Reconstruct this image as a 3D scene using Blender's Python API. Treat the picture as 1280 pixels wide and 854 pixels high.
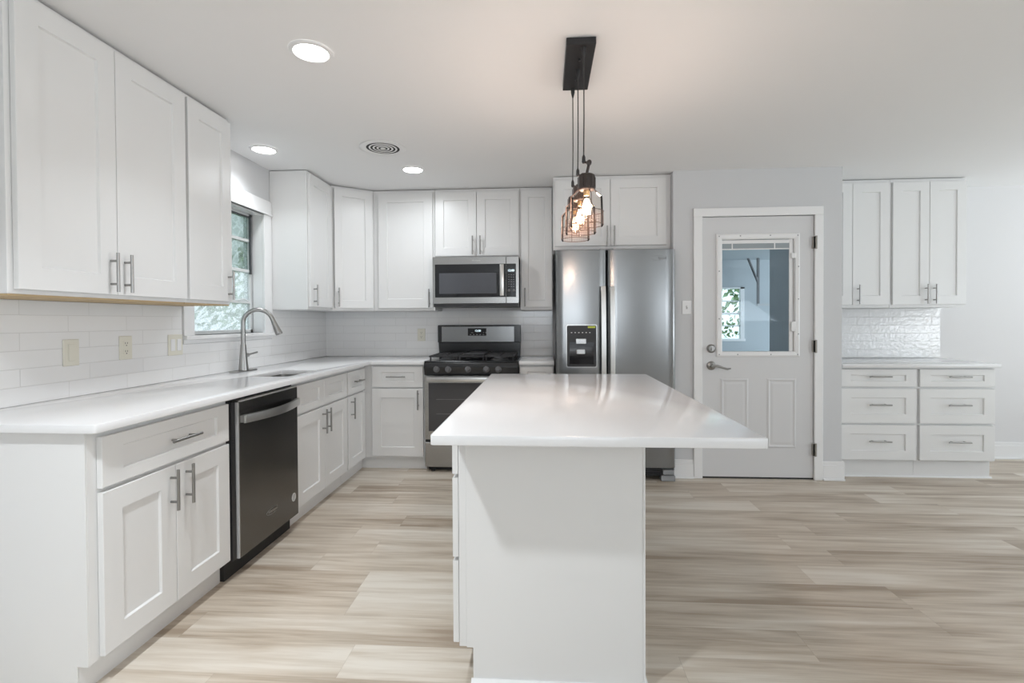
import bpy, bmesh, math
from mathutils import Vector, Matrix
for o in list(bpy.data.objects):
    bpy.data.objects.remove(o)
S = bpy.context.scene
COL = S.collection

# ------------------------------------------------------------------ camera
F_PX, YAW, PIT, ROL = 618.26, 0.06547, 0.0130, -0.00535
CAM_X, CAM_Y, CAM_H = 0.0023, -0.0128, 1.2422
cy, sy = math.cos(YAW), math.sin(YAW)
cp, sp = math.cos(PIT), math.sin(PIT)
cr, sr = math.cos(ROL), math.sin(ROL)
ex = Vector((cy, sy, 0)); eu = Vector((-sy*sp, cy*sp, cp)); fw = Vector((-sy*cp, cy*cp, -sp))
rt = cr*ex + sr*eu; up = -sr*ex + cr*eu
cam_data = bpy.data.cameras.new('camera'); cam = bpy.data.objects.new('camera', cam_data); COL.objects.link(cam)
cam_data.sensor_fit = 'HORIZONTAL'; cam_data.sensor_width = 36.0; cam_data.lens = F_PX/1280*36
cam_data.clip_start = 0.02
M = Matrix.Identity(4)
for i in range(3):
    M[i][0] = rt[i]; M[i][1] = up[i]; M[i][2] = -fw[i]
M[0][3] = CAM_X; M[1][3] = CAM_Y; M[2][3] = CAM_H
cam_data.shift_y = -17.66/1280      # verticals kept upright with a lens shift
cam.matrix_world = M
S.camera = cam

# ------------------------------------------------------------------ light
S.view_settings.view_transform = 'Standard'; S.view_settings.look = 'None'
S.view_settings.gamma = 1.0; S.view_settings.use_curve_mapping = False
S.view_settings.exposure = 0.47
SKY_STRENGTH = 1.3
CAN_POWER = 3.6          # recessed downlights
BULB_POWER = 5.0          # pendant bulbs
REAR_WINDOW_POWER = 50.0  # daylight through the windows behind the viewer
SIDE_WINDOW_POWER = 72.0  # daylight through the glazing in the far right wall
w = bpy.data.worlds.new('sky'); S.world = w; w.use_nodes = True
bg = w.node_tree.nodes['Background']
bg.inputs[0].default_value = (0.86, 0.93, 1.0, 1); bg.inputs[1].default_value = SKY_STRENGTH

def area(name, loc, rot, sx, sy_, power, color, shape='RECTANGLE', spread=180):
    d = bpy.data.lights.new(name, 'AREA'); d.shape = shape; d.size = sx
    if shape in ('RECTANGLE', 'ELLIPSE'): d.size_y = sy_
    d.energy = power; d.color = color; d.spread = math.radians(spread)
    o = bpy.data.objects.new(name, d); o.location = loc; o.rotation_euler = rot; COL.objects.link(o)
    return o
R90 = math.pi/2
area('daylight_rear', (0.2, -3.55, 1.45), (R90+1.25, 0, 0), 1.8, 1.5, REAR_WINDOW_POWER, (0.87, 0.94, 1.0))
area('daylight_rear', (4.0, -3.55, 1.45), (R90+1.25, 0, 0), 1.8, 1.5, REAR_WINDOW_POWER, (0.87, 0.94, 1.0))
area('daylight_right', (6.75, 0.6, 1.1), (R90+1.25, 0, R90), 2.4, 2.0, SIDE_WINDOW_POWER, (0.87, 0.94, 1.0))
area('daylight_right', (6.75, 3.2, 1.1), (R90+1.25, 0, R90), 1.6, 2.0, SIDE_WINDOW_POWER*0.66, (0.87, 0.94, 1.0))
area('added_garage_daylight', (6.9, 6.6, 1.1), (R90, 0, R90), 2.6, 2.0, 130, (0.95, 0.97, 1.0))  # lamp added to light the garage; stands for an unseen open garage door

# ------------------------------------------------------------------ materials
def new_mat(name):
    m = bpy.data.materials.new(name); m.use_nodes = True
    nt = m.node_tree; return m, nt, nt.nodes['Principled BSDF']
def pm(name, col, rough=0.5, metal=0.0, spec=0.5, bump=None, coat=0.0):
    m, nt, b = new_mat(name)
    b.inputs['Base Color'].default_value = (*col, 1); b.inputs['Roughness'].default_value = rough
    b.inputs['Metallic'].default_value = metal; b.inputs['Specular IOR Level'].default_value = spec
    if coat: b.inputs['Coat Weight'].default_value = coat
    if bump:
        sc, st, dist = bump
        tc = nt.nodes.new('ShaderNodeTexCoord'); mp = nt.nodes.new('ShaderNodeMapping')
        mp.inputs['Scale'].default_value = sc
        n = nt.nodes.new('ShaderNodeTexNoise'); n.inputs['Scale'].default_value = 1; n.inputs['Detail'].default_value = 3
        bp = nt.nodes.new('ShaderNodeBump'); bp.inputs['Strength'].default_value = st; bp.inputs['Distance'].default_value = dist
        nt.links.new(tc.outputs['Object'], mp.inputs[0]); nt.links.new(mp.outputs[0], n.inputs[0])
        nt.links.new(n.outputs[0], bp.inputs['Height']); nt.links.new(bp.outputs[0], b.inputs['Normal'])
    return m
def emit(name, col, strength):
    m, nt, b = new_mat(name)
    b.inputs['Base Color'].default_value = (*col, 1); b.inputs['Emission Color'].default_value = (*col, 1)
    b.inputs['Emission Strength'].default_value = strength
    return m
def clear_glass(name, tint, refl=0.10, diff=0.0, diffcol=(1, 1, 1)):
    m, nt, b = new_mat(name); nt.nodes.remove(b)
    out = nt.nodes['Material Output']
    t = nt.nodes.new('ShaderNodeBsdfTransparent'); t.inputs[0].default_value = (*tint, 1)
    g = nt.nodes.new('ShaderNodeBsdfGlossy'); g.inputs['Roughness'].default_value = 0.02
    lw = nt.nodes.new('ShaderNodeLayerWeight'); lw.inputs[0].default_value = refl
    mx = nt.nodes.new('ShaderNodeMixShader')
    nt.links.new(lw.outputs['Fresnel'], mx.inputs[0]); nt.links.new(t.outputs[0], mx.inputs[1]); nt.links.new(g.outputs[0], mx.inputs[2])
    last = mx
    if diff:
        d = nt.nodes.new('ShaderNodeBsdfTranslucent'); d.inputs[0].default_value = (*diffcol, 1)
        m2 = nt.nodes.new('ShaderNodeMixShader'); m2.inputs[0].default_value = diff
        nt.links.new(last.outputs[0], m2.inputs[1]); nt.links.new(d.outputs[0], m2.inputs[2]); last = m2
    nt.links.new(last.outputs[0], out.inputs[0])
    return m
def pattern_glass(name, tint, diffcol, scale, amount):
    """obscure glass with a crackled pattern"""
    m, nt, b = new_mat(name); nt.nodes.remove(b); out = nt.nodes['Material Output']
    tc = nt.nodes.new('ShaderNodeTexCoord')
    v = nt.nodes.new('ShaderNodeTexVoronoi'); v.feature = 'DISTANCE_TO_EDGE'; v.inputs['Scale'].default_value = scale
    n = nt.nodes.new('ShaderNodeTexNoise'); n.inputs['Scale'].default_value = scale*0.8; n.inputs['Detail'].default_value = 4
    nt.links.new(tc.outputs['Object'], n.inputs[0]); 
    mxv = nt.nodes.new('ShaderNodeMix'); mxv.data_type = 'VECTOR'; mxv.inputs[0].default_value = 0.04
    nt.links.new(tc.outputs['Object'], mxv.inputs[4]); nt.links.new(n.outputs['Color'], mxv.inputs[5]); nt.links.new(mxv.outputs[1], v.inputs[0])
    rp = nt.nodes.new('ShaderNodeValToRGB'); rp.color_ramp.elements[0].position = 0.0; rp.color_ramp.elements[1].position = 0.35
    rp.color_ramp.elements[0].color = (amount*0.35,)*3 + (1,); rp.color_ramp.elements[1].color = (amount,)*3 + (1,)
    nt.links.new(v.outputs[0], rp.inputs[0])
    t = nt.nodes.new('ShaderNodeBsdfTransparent'); t.inputs[0].default_value = (*tint, 1)
    d = nt.nodes.new('ShaderNodeBsdfTranslucent'); d.inputs[0].default_value = (*diffcol, 1)
    g = nt.nodes.new('ShaderNodeBsdfGlossy'); g.inputs['Roughness'].default_value = 0.1
    bp = nt.nodes.new('ShaderNodeBump'); bp.inputs['Strength'].default_value = 0.6; bp.inputs['Distance'].default_value = 0.01
    nt.links.new(v.outputs[0], bp.inputs['Height']); nt.links.new(bp.outputs[0], g.inputs['Normal'])
    m1 = nt.nodes.new('ShaderNodeMixShader'); m2 = nt.nodes.new('ShaderNodeMixShader'); m2.inputs[0].default_value = 0.08
    nt.links.new(rp.outputs[0], m1.inputs[0]); nt.links.new(t.outputs[0], m1.inputs[1]); nt.links.new(d.outputs[0], m1.inputs[2])
    nt.links.new(m1.outputs[0], m2.inputs[1]); nt.links.new(g.outputs[0], m2.inputs[2]); nt.links.new(m2.outputs[0], out.inputs[0])
    return m

class NG:
    """small helper for math node graphs"""
    def __init__(self, nt): self.nt = nt
    def m(self, op, a, b=None):
        n = self.nt.nodes.new('ShaderNodeMath'); n.operation = op
        for i, v in enumerate((a, b)):
            if v is None: continue
            if isinstance(v, (int, float)): n.inputs[i].default_value = v
            else: self.nt.links.new(v, n.inputs[i])
        return n.outputs[0]
    def comb(self, x, y, z):
        n = self.nt.nodes.new('ShaderNodeCombineXYZ')
        for i, v in enumerate((x, y, z)):
            if isinstance(v, (int, float)): n.inputs[i].default_value = v
            else: self.nt.links.new(v, n.inputs[i])
        return n.outputs[0]

def floor_mat():
    m, nt, b = new_mat('vinyl_plank'); g = NG(nt)
    tc = nt.nodes.new('ShaderNodeTexCoord'); sx = nt.nodes.new('ShaderNodeSeparateXYZ')
    nt.links.new(tc.outputs['Object'], sx.inputs[0]); x, y = sx.outputs[0], sx.outputs[1]
    PW, PL = 0.181, 1.22
    ys = g.m('DIVIDE', y, PW); row = g.m('FLOOR', ys)
    wn = nt.nodes.new('ShaderNodeTexWhiteNoise'); wn.noise_dimensions = '1D'; nt.links.new(row, wn.inputs['W'])
    xs = g.m('ADD', g.m('DIVIDE', x, PL), g.m('MULTIPLY', wn.outputs[0], 7.0)); colm = g.m('FLOOR', xs)
    wn2 = nt.nodes.new('ShaderNodeTexWhiteNoise'); wn2.noise_dimensions = '2D'
    nt.links.new(g.comb(row, colm, 0), wn2.inputs[0]); pid = wn2.outputs[0]
    def noise(sxx, syy, k, detail, dist=0.0):
        n = nt.nodes.new('ShaderNodeTexNoise'); n.inputs['Scale'].default_value = 1.0; n.inputs['Detail'].default_value = detail
        n.inputs['Distortion'].default_value = dist
        nt.links.new(g.comb(g.m('MULTIPLY', x, sxx), g.m('MULTIPLY', y, syy), g.m('MULTIPLY', pid, k)), n.inputs[0]); return n.outputs[0]
    broad = noise(0.9, 9.0, 37.0, 3, 0.6)
    mid = noise(2.2, 34.0, 61.0, 4, 0.4)
    fine = noise(7.0, 190.0, 17.0, 4)
    v = g.m('ADD', g.m('MULTIPLY', broad, 0.88), g.m('ADD', g.m('MULTIPLY', mid, 0.44), g.m('MULTIPLY', fine, 0.20)))
    v = g.m('ADD', v, g.m('SUBTRACT', g.m('MULTIPLY', pid, 0.20), 0.10))
    rp = nt.nodes.new('ShaderNodeValToRGB'); e = rp.color_ramp.elements
    e[0].position = 0.54; e[0].color = (0.350, 0.277, 0.207, 1); e[1].position = 0.99; e[1].color = (0.695, 0.640, 0.562, 1)
    mdl = e.new(0.76); mdl.color = (0.548, 0.473, 0.386, 1)
    nt.links.new(v, rp.inputs[0])
    fy = g.m('FRACT', ys); fx = g.m('FRACT', xs)
    ey = g.m('MINIMUM', fy, g.m('SUBTRACT', 1.0, fy)); exx = g.m('MINIMUM', fx, g.m('SUBTRACT', 1.0, fx))
    seam = g.m('MAXIMUM', g.m('LESS_THAN', g.m('MULTIPLY', ey, PW), 0.0009), g.m('LESS_THAN', g.m('MULTIPLY', exx, PL), 0.0012))
    mx = nt.nodes.new('ShaderNodeMix'); mx.data_type = 'RGBA'
    nt.links.new(g.m('MULTIPLY', seam, 0.22), mx.inputs[0]); nt.links.new(rp.outputs[0], mx.inputs[6]); mx.inputs[7].default_value = (0.2, 0.155, 0.12, 1)
    nt.links.new(mx.outputs[2], b.inputs['Base Color']); b.inputs['Roughness'].default_value = 0.38
    b.inputs['Specular IOR Level'].default_value = 0.4
    bp = nt.nodes.new('ShaderNodeBump'); bp.inputs['Strength'].default_value = 0.12; bp.inputs['Distance'].default_value = 0.002
    nt.links.new(g.m('SUBTRACT', fine, g.m('MULTIPLY', seam, 1.0)), bp.inputs['Height']); nt.links.new(bp.outputs[0], b.inputs['Normal'])
    return m

def tile_mat(name, axis, wav=0.25, tw=0.305, th=0.0725, nsc=26, groove=0.18, rough=0.12):
    m, nt, b = new_mat(name); g = NG(nt)
    tc = nt.nodes.new('ShaderNodeTexCoord'); sx = nt.nodes.new('ShaderNodeSeparateXYZ'); nt.links.new(tc.outputs['Object'], sx.inputs[0])
    a = sx.outputs[axis]; z = sx.outputs[2]
    br = nt.nodes.new('ShaderNodeTexBrick'); br.offset = 0.33; br.offset_frequency = 2
    br.inputs['Scale'].default_value = 1.0; br.inputs['Brick Width'].default_value = tw; br.inputs['Row Height'].default_value = th
    br.inputs['Mortar Size'].default_value = 0.0014; br.inputs['Mortar Smooth'].default_value = 0.3
    br.inputs['Color1'].default_value = (0.82, 0.82, 0.815, 1); br.inputs['Color2'].default_value = (0.80, 0.80, 0.80, 1)
    br.inputs['Mortar'].default_value = (0.70, 0.70, 0.69, 1)
    nt.links.new(g.comb(a, z, 0), br.inputs[0]); nt.links.new(br.outputs[0], b.inputs['Base Color'])
    n = nt.nodes.new('ShaderNodeTexNoise'); n.inputs['Scale'].default_value = nsc; n.inputs['Detail'].default_value = 2
    nt.links.new(tc.outputs['Object'], n.inputs[0])
    h = g.m('SUBTRACT', g.m('MULTIPLY', n.outputs[0], wav), g.m('MULTIPLY', br.outputs['Fac'], groove))
    bp = nt.nodes.new('ShaderNodeBump'); bp.inputs['Strength'].default_value = 0.7; bp.inputs['Distance'].default_value = 0.006
    nt.links.new(h, bp.inputs['Height']); nt.links.new(bp.outputs[0], b.inputs['Normal'])
    b.inputs['Roughness'].default_value = rough
    return m

def leaf_mat():
    m, nt, b = new_mat('foliage')
    tc = nt.nodes.new('ShaderNodeTexCoord'); n = nt.nodes.new('ShaderNodeTexNoise'); n.inputs['Scale'].default_value = 9; n.inputs['Detail'].default_value = 6
    nt.links.new(tc.outputs['Object'], n.inputs[0])
    rp = nt.nodes.new('ShaderNodeValToRGB'); e = rp.color_ramp.elements
    e[0].position = 0.38; e[0].color = (0.12, 0.19, 0.08, 1); e[1].position = 0.66; e[1].color = (0.55, 0.68, 0.42, 1)
    nt.links.new(n.outputs[0], rp.inputs[0]); nt.links.new(rp.outputs[0], b.inputs['Base Color']); b.inputs['Roughness'].default_value = 0.6
    return m

WHITE = pm('white_cabinet_paint', (0.77, 0.77, 0.765), 0.32)
TRIM = pm('white_trim_paint', (0.82, 0.82, 0.82), 0.35)
DOORP = pm('door_paint', (0.66, 0.66, 0.665), 0.4)
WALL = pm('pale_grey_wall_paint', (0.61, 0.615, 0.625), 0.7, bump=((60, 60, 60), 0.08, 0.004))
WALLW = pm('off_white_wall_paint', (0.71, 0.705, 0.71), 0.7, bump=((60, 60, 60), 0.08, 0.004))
CEIL = pm('ceiling_paint', (0.86, 0.86, 0.865), 0.85, bump=((25, 25, 25), 0.1, 0.004))
QUARTZ = pm('white_quartz', (0.765, 0.765, 0.77), 0.13, spec=0.4)
RAWWOOD = pm('unfinished_plywood', (0.50, 0.37, 0.21), 0.7, bump=((3, 60, 60), 0.3, 0.002))
NICKEL = pm('brushed_nickel', (0.34, 0.335, 0.325), 0.30, 1.0)
STEEL = pm('stainless_steel', (0.245, 0.25, 0.252), 0.23, 1.0, bump=((260, 260, 2.5), 0.05, 0.001))
STEELH = pm('stainless_steel_horizontal', (0.40, 0.40, 0.395), 0.27, 1.0, bump=((2.5, 260, 260), 0.05, 0.001))
BRIGHT = pm('satin_steel_handle', (0.62, 0.62, 0.61), 0.30, 1.0)
DARKSTEEL = pm('dark_stainless', (0.17, 0.167, 0.162), 0.26, 1.0, bump=((300, 2.5, 300), 0.04, 0.001))
GREYMET = pm('grey_appliance_side', (0.16, 0.16, 0.165), 0.45, 0.3)
SILVEREDGE = pm('pale_grey_plastic', (0.50, 0.50, 0.50), 0.4)
BLACK = pm('black_enamel', (0.016, 0.017, 0.019), 0.18)
BLACKM = pm('matte_black_metal', (0.018, 0.018, 0.02), 0.42)
KNOB = pm('dark_knob', (0.16, 0.16, 0.165), 0.35, 0.3)
HINGE = pm('antique_nickel_hinge', (0.36, 0.34, 0.31), 0.45, 0.2)
SINKSTEEL = pm('sink_steel', (0.30, 0.295, 0.285), 0.3, 1.0)
SOCKET = pm('dark_socket_bronze', (0.06, 0.048, 0.044), 0.4, 0.5)
IRON = pm('cast_iron', (0.022, 0.022, 0.024), 0.5)
BGLASS = pm('black_glass', (0.012, 0.012, 0.014), 0.05)
OVENGLASS = pm('oven_window_glass', (0.055, 0.055, 0.06), 0.06)
RUBBER = pm('black_rubber', (0.02, 0.02, 0.02), 0.7)
LITBRONZE = pm('bulb_lit_bronze', (0.15, 0.10, 0.082), 0.4, 0.7)  # cage wires; the light of the bulbs is put into this lighter bronze
ALMOND = pm('almond_plastic', (0.72, 0.70, 0.61), 0.4)
WPLAST = pm('white_plastic', (0.80, 0.80, 0.80), 0.35)
GREYPL = pm('grey_plastic', (0.30, 0.31, 0.32), 0.45)
STICKER = pm('white_sticker', (0.75, 0.75, 0.73), 0.5)
YELLOW = pm('yellow_label', (0.62, 0.70, 0.08), 0.5)
SHADEG = pm('blind_grey', (0.30, 0.34, 0.36), 0.5)
LENS = emit('light_lens', (1.0, 0.98, 0.95), 9.0)
BULB = emit('bulb_glow', (1.0, 0.86, 0.66), 6.0)
DISPLAY = emit('clock_display', (0.75, 0.92, 1.0), 1.2)
PENDGLASS = clear_glass('amber_tinted_glass', (0.98, 0.95, 0.925), 0.10)
PANE = clear_glass('window_pane', (0.88, 0.94, 0.97), 0.18)
CLEARPANE = clear_glass('window_pane_clear', (0.93, 0.97, 0.95), 0.12)
OBSC_DARK = pattern_glass('obscure_glass_dim_reflection', (0.62, 0.68, 0.66), (0.50, 0.56, 0.55), 18, 0.55)  # upper panes; reflection of a dim porch is put into the darker tint
OBSC = pattern_glass('obscure_glass_lower', (0.86, 0.90, 0.91), (0.90, 0.93, 0.95), 55, 0.75)
ALU = pm('window_aluminium', (0.70, 0.72, 0.72), 0.4, 0.0)
DARKALU = pm('dark_window_track', (0.05, 0.055, 0.06), 0.45)
FLOOR = floor_mat()
TILE_L = tile_mat('subway_tile_left', 1, 0.10)
TILE_B = tile_mat('subway_tile_back', 0, 0.10)
TILE_R = tile_mat('wavy_subway_tile', 0, 0.55, nsc=30, groove=0.45, rough=0.05)
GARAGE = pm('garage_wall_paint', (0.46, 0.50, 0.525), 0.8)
GARAGED = pm('garage_partition_paint', (0.62, 0.66, 0.68), 0.8, bump=((90, 90, 2), 0.5, 0.01))
CONCRETE = pm('concrete', (0.33, 0.35, 0.36), 0.8)
GRASS = pm('grass', (0.16, 0.24, 0.08), 0.9)
LEAF = leaf_mat()

# ------------------------------------------------------------------ geometry helpers
WORLD = {}
class MB:
    def __init__(self): self.bm = bmesh.new()
    def box(self, x0, x1, y0, y1, z0, z1, mi=0):
        vs = [self.bm.verts.new((x, y, z)) for x in (x0, x1) for y in (y0, y1) for z in (z0, z1)]
        for q in ((0, 1, 3, 2), (4, 6, 7, 5), (0, 4, 5, 1), (2, 3, 7, 6), (0, 2, 6, 4), (1, 5, 7, 3)):
            f = self.bm.faces.new([vs[i] for i in q]); f.material_index = mi
        return self
    def ring_loft(self, rings, mi=0, cap0=True, cap1=True, closed=True):
        R = [[self.bm.verts.new(p) for p in r] for r in rings]
        n = len(R[0])
        for a, b in zip(R[:-1], R[1:]):
            for i in range(n if closed else n-1):
                j = (i+1) % n
                f = self.bm.faces.new((a[i], a[j], b[j], b[i])); f.material_index = mi
        if cap0: f = self.bm.faces.new(R[0][::-1]); f.material_index = mi
        if cap1: f = self.bm.faces.new(R[-1]); f.material_index = mi
        return self
    def cyl(self, p0, p1, r, r2=None, seg=16, mi=0, caps=True):
        p0, p1 = Vector(p0), Vector(p1); r2 = r if r2 is None else r2
        d = (p1-p0).normalized(); a = d.orthogonal().normalized(); b = d.cross(a)
        c = [(math.cos(2*math.pi*i/seg), math.sin(2*math.pi*i/seg)) for i in range(seg)]
        return self.ring_loft([[p0+(a*x+b*y)*r for x, y in c], [p1+(a*x+b*y)*r2 for x, y in c]], mi, caps, caps)
    def tube(self, pts, r, seg=12, mi=0):
        pts = [Vector(p) for p in pts]; rs = r if isinstance(r, (list, tuple)) else [r]*len(pts)
        prev = None; rings = []
        for i, p in enumerate(pts):
            t = (pts[min(i+1, len(pts)-1)] - pts[max(i-1, 0)]).normalized()
            a = (t.orthogonal() if prev is None else prev - t*prev.dot(t)).normalized(); prev = a; b = t.cross(a)
            rings.append([p + (a*math.cos(2*math.pi*k/seg) + b*math.sin(2*math.pi*k/seg))*rs[i] for k in range(seg)])
        return self.ring_loft(rings, mi)
    def lathe(self, prof, c, axis=(0, 0, 1), seg=28, mi=0, cap=True):
        c = Vector(c); d = Vector(axis).normalized(); a = d.orthogonal().normalized(); b = d.cross(a)
        rings = [[c + d*h + (a*math.cos(2*math.pi*k/seg) + b*math.sin(2*math.pi*k/seg))*max(r, 1e-4) for k in range(seg)] for r, h in prof]
        return self.ring_loft(rings, mi, cap, cap)
    def prism(self, pts, h0, h1, fn, mi=0):
        """pts 2-D outline, fn(a,b,h) -> 3-D"""
        return self.ring_loft([[fn(a, b, h0) for a, b in pts], [fn(a, b, h1) for a, b in pts]], mi)
    def build(self, name, mats, parent=None, bevel=0.0, seg=1, smooth=True, kind=None, label=None, cat=None, group=None):
        bm = self.bm
        bmesh.ops.recalc_face_normals(bm, faces=bm.faces)
        if bevel:
            es = [e for e in bm.edges if len(e.link_faces) == 2 and e.calc_face_angle(0) > 0.6]
            bmesh.ops.bevel(bm, geom=es, offset=bevel, segments=seg, profile=0.5, affect='EDGES', clamp_overlap=True)
        lo = [min(v.co[i] for v in bm.verts) for i in range(3)]; hi = [max(v.co[i] for v in bm.verts) for i in range(3)]
        top = parent is None
        c = Vector(((lo[0]+hi[0])/2, (lo[1]+hi[1])/2, lo[2] if top else (lo[2]+hi[2])/2))
        bmesh.ops.translate(bm, verts=bm.verts, vec=-c)
        me = bpy.data.meshes.new(name); bm.to_mesh(me); bm.free()
        for m in (mats if isinstance(mats, (list, tuple)) else [mats]): me.materials.append(m)
        if smooth:
            me.polygons.foreach_set('use_smooth', [True]*len(me.polygons)); me.set_sharp_from_angle(angle=math.radians(32))
        o = bpy.data.objects.new(name, me); COL.objects.link(o)
        WORLD[o.name] = c
        if parent is not None:
            o.parent = parent; o.location = c - WORLD[parent.name]
        else: o.location = c
        tag(o, label, cat, group, kind)
        return o

def tag(o, label=None, cat=None, group=None, kind=None):
    if label: o['label'] = label
    if cat: o['category'] = cat
    if group: o['group'] = group
    if kind: o['kind'] = kind
    return o
def thing(name, loc, label, cat, group=None):
    o = bpy.data.objects.new(name, None); COL.objects.link(o); o.location = loc; o.empty_display_size = 0.05
    WORLD[o.name] = Vector(loc); return tag(o, label, cat, group)
def copy_tree(o, delta=None, parent=None):
    c = o.copy(); COL.objects.link(c)
    if parent is not None: c.parent = parent
    if delta is not None: c.location = o.location + Vector(delta)
    WORLD[c.name] = WORLD[o.name] + (Vector(delta) if delta is not None else Vector())
    for ch in list(o.children): copy_tree(ch, None, c)
    return c
def text_mesh(mb, body, size, fn, mi=0):
    """flat lettering, fn(a,b) -> 3-D point"""
    cu = bpy.data.curves.new('lettering', 'FONT'); cu.body = body; cu.size = size; cu.align_x = 'CENTER'; cu.align_y = 'CENTER'
    ob = bpy.data.objects.new('lettering', cu); COL.objects.link(ob)
    me = bpy.data.meshes.new_from_object(ob)
    vs = [mb.bm.verts.new(fn(v.co.x, v.co.y)) for v in me.vertices]
    for p in me.polygons:
        f = mb.bm.faces.new([vs[i] for i in p.vertices]); f.material_index = mi
    bpy.data.objects.remove(ob); bpy.data.curves.remove(cu); bpy.data.meshes.remove(me)

class Frame:
    """front plane of a cabinet run: a along the run, d outwards, z up"""
    def __init__(self, O, u, n): self.O, self.u, self.n = Vector(O), Vector(u), Vector(n)
    def __call__(self, a, d, z): return self.O + self.u*a + self.n*d + Vector((0, 0, z))
    def box(self, mb, a0, a1, d0, d1, z0, z1, mi=0):
        P = [self(a, d, z) for a, d in ((a0, d0), (a1, d0), (a1, d1), (a0, d1)) for z in (z0, z1)]
        vs = [mb.bm.verts.new(p) for p in P]
        for q in ((0, 2, 4, 6), (1, 7, 5, 3), (0, 1, 3, 2), (2, 3, 5, 4), (4, 5, 7, 6), (6, 7, 1, 0)):
            f = mb.bm.faces.new([vs[i] for i in q]); f.material_index = mi
LEFT = lambda X: Frame((X, 0, 0), (0, 1, 0), (1, 0, 0))
BACK = lambda Y: Frame((0, Y, 0), (1, 0, 0), (0, -1, 0))

def shaker(fr, parent, name, a0, a1, z0, z1, stile=0.068, rail=None, t=0.02, rec=0.009, d=0.0):
    rail = stile if rail is None else rail
    mb = MB()
    def ring(ia, iz, dd): return [fr(a0+ia, d+dd, z0+iz), fr(a1-ia, d+dd, z0+iz), fr(a1-ia, d+dd, z1-iz), fr(a0+ia, d+dd, z1-iz)]
    e = 0.0015
    mb.ring_loft([ring(0, 0, -t), ring(0, 0, -e), ring(e, e, 0), ring(stile, rail, 0), ring(stile+0.004, rail+0.004, -rec)])
    o = mb.build(name, WHITE, parent, smooth=False)
    return o
def pull(fr, door, a, z, vertical=True, L=0.162, d=0.0):
    mb = MB(); off = 0.032; h = L/2; q = 0.048
    if vertical:
        mb.cyl(fr(a, d+off, z-h), fr(a, d+off, z+h), 0.006, seg=12)
        for s in (-q, q): mb.cyl(fr(a, d, z+s), fr(a, d+off, z+s), 0.005, seg=10)
    else:
        mb.cyl(fr(a-h, d+off, z), fr(a+h, d+off, z), 0.006, seg=12)
        for s in (-q, q): mb.cyl(fr(a+s, d, z), fr(a+s, d+off, z), 0.005, seg=10)
    return mb.build('handle', NICKEL, door, label='brushed nickel bar handle')
def base_body(fr, parent, a0, a1, depth, top=0.883, toe=0.10, toed=0.06, ext=False):
    b0 = a0-0.0215 if ext else a0
    mb = MB(); fr.box(mb, b0, a1, -depth, -0.0215, toe, top); mb.build('body', WHITE, parent, bevel=0.001)
    mb = MB(); fr.box(mb, a0-0.0595 if ext else a0+0.0005, a1-0.0005, -depth+0.002, -toed, 0.0, toe-0.0005); mb.box(-1.57, -1.5492, 4.0515, 4.0905, 0.0, toe-0.0005) if ext else None; mb.build('toe_kick', WHITE, parent)
def wall_body(fr, parent, a0, a1, depth, z0=1.345, z1=2.404, raw=False):
    mb = MB(); fr.box(mb, a0, a1, -depth, -0.0215, z0, z1); mb.build('body', WHITE, parent, bevel=0.001)
    mb = MB(); fr.box(mb, a0+0.002, a1-0.002, -depth+0.002, -0.024, z0-0.007, z0-0.0002); mb.build('underside_panel', RAWWOOD if raw else WHITE, parent, label='unfinished wood underside' if raw else None)

# ------------------------------------------------------------------ setting
XL, YB, ZC, YD = -2.105, 4.63, 2.41, 3.945     # left wall, back wall, ceiling, entry wall planes
XR, YR = 6.7, -3.5
def struct(name, mb, mat, **k): return mb.build(name, mat, None, kind='structure', **k)
struct('floor', MB().box(XL-0.15, XR+0.12, YR-0.12, YB+0.12, -0.06, 0.0), FLOOR)
struct('ceiling', MB().box(XL-0.15, XR+0.12, YR-0.12, YB+0.12, ZC, ZC+0.08), CEIL)
# left wall with the sink window opening
WY0, WY1, WZ0, WZ1 = 2.816, 3.578, 1.165, 2.052
mb = MB(); mb.box(XL-0.15, XL, YR, WY0, 0, ZC); mb.box(XL-0.15, XL, WY1, YB, 0, ZC)
mb.box(XL-0.15, XL, WY0, WY1, 0, WZ0); mb.box(XL-0.15, XL, WY0, WY1, WZ1, ZC)
struct('wall_left', mb, WALL)
mb = MB(); mb.box(XL-0.15, 1.11, YB, YB+0.12, 0, ZC); mb.box(2.19, XR+0.12, YB, YB+0.12, 0, ZC); struct('wall_back', mb, WALLW)
# entry wall with the door opening (and the two returns that box in the refrigerator and the recess)
DX0, DX1, DZ1 = 1.232, 2.076, 2.045
mb = MB(); mb.box(1.012, DX0-0.012, YD, YD+0.11, 0, ZC); mb.box(DX1+0.012, 2.283, YD, YD+0.11, 0, ZC)
mb.box(DX0-0.012, DX1+0.012, YD, YD+0.11, DZ1+0.012, ZC)
mb.box(1.012, 1.11, YD+0.11, YB, 0, ZC); mb.box(2.19, 2.283, YD+0.11, YB, 0, ZC)
struct('wall_entry', mb, WALL)
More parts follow.
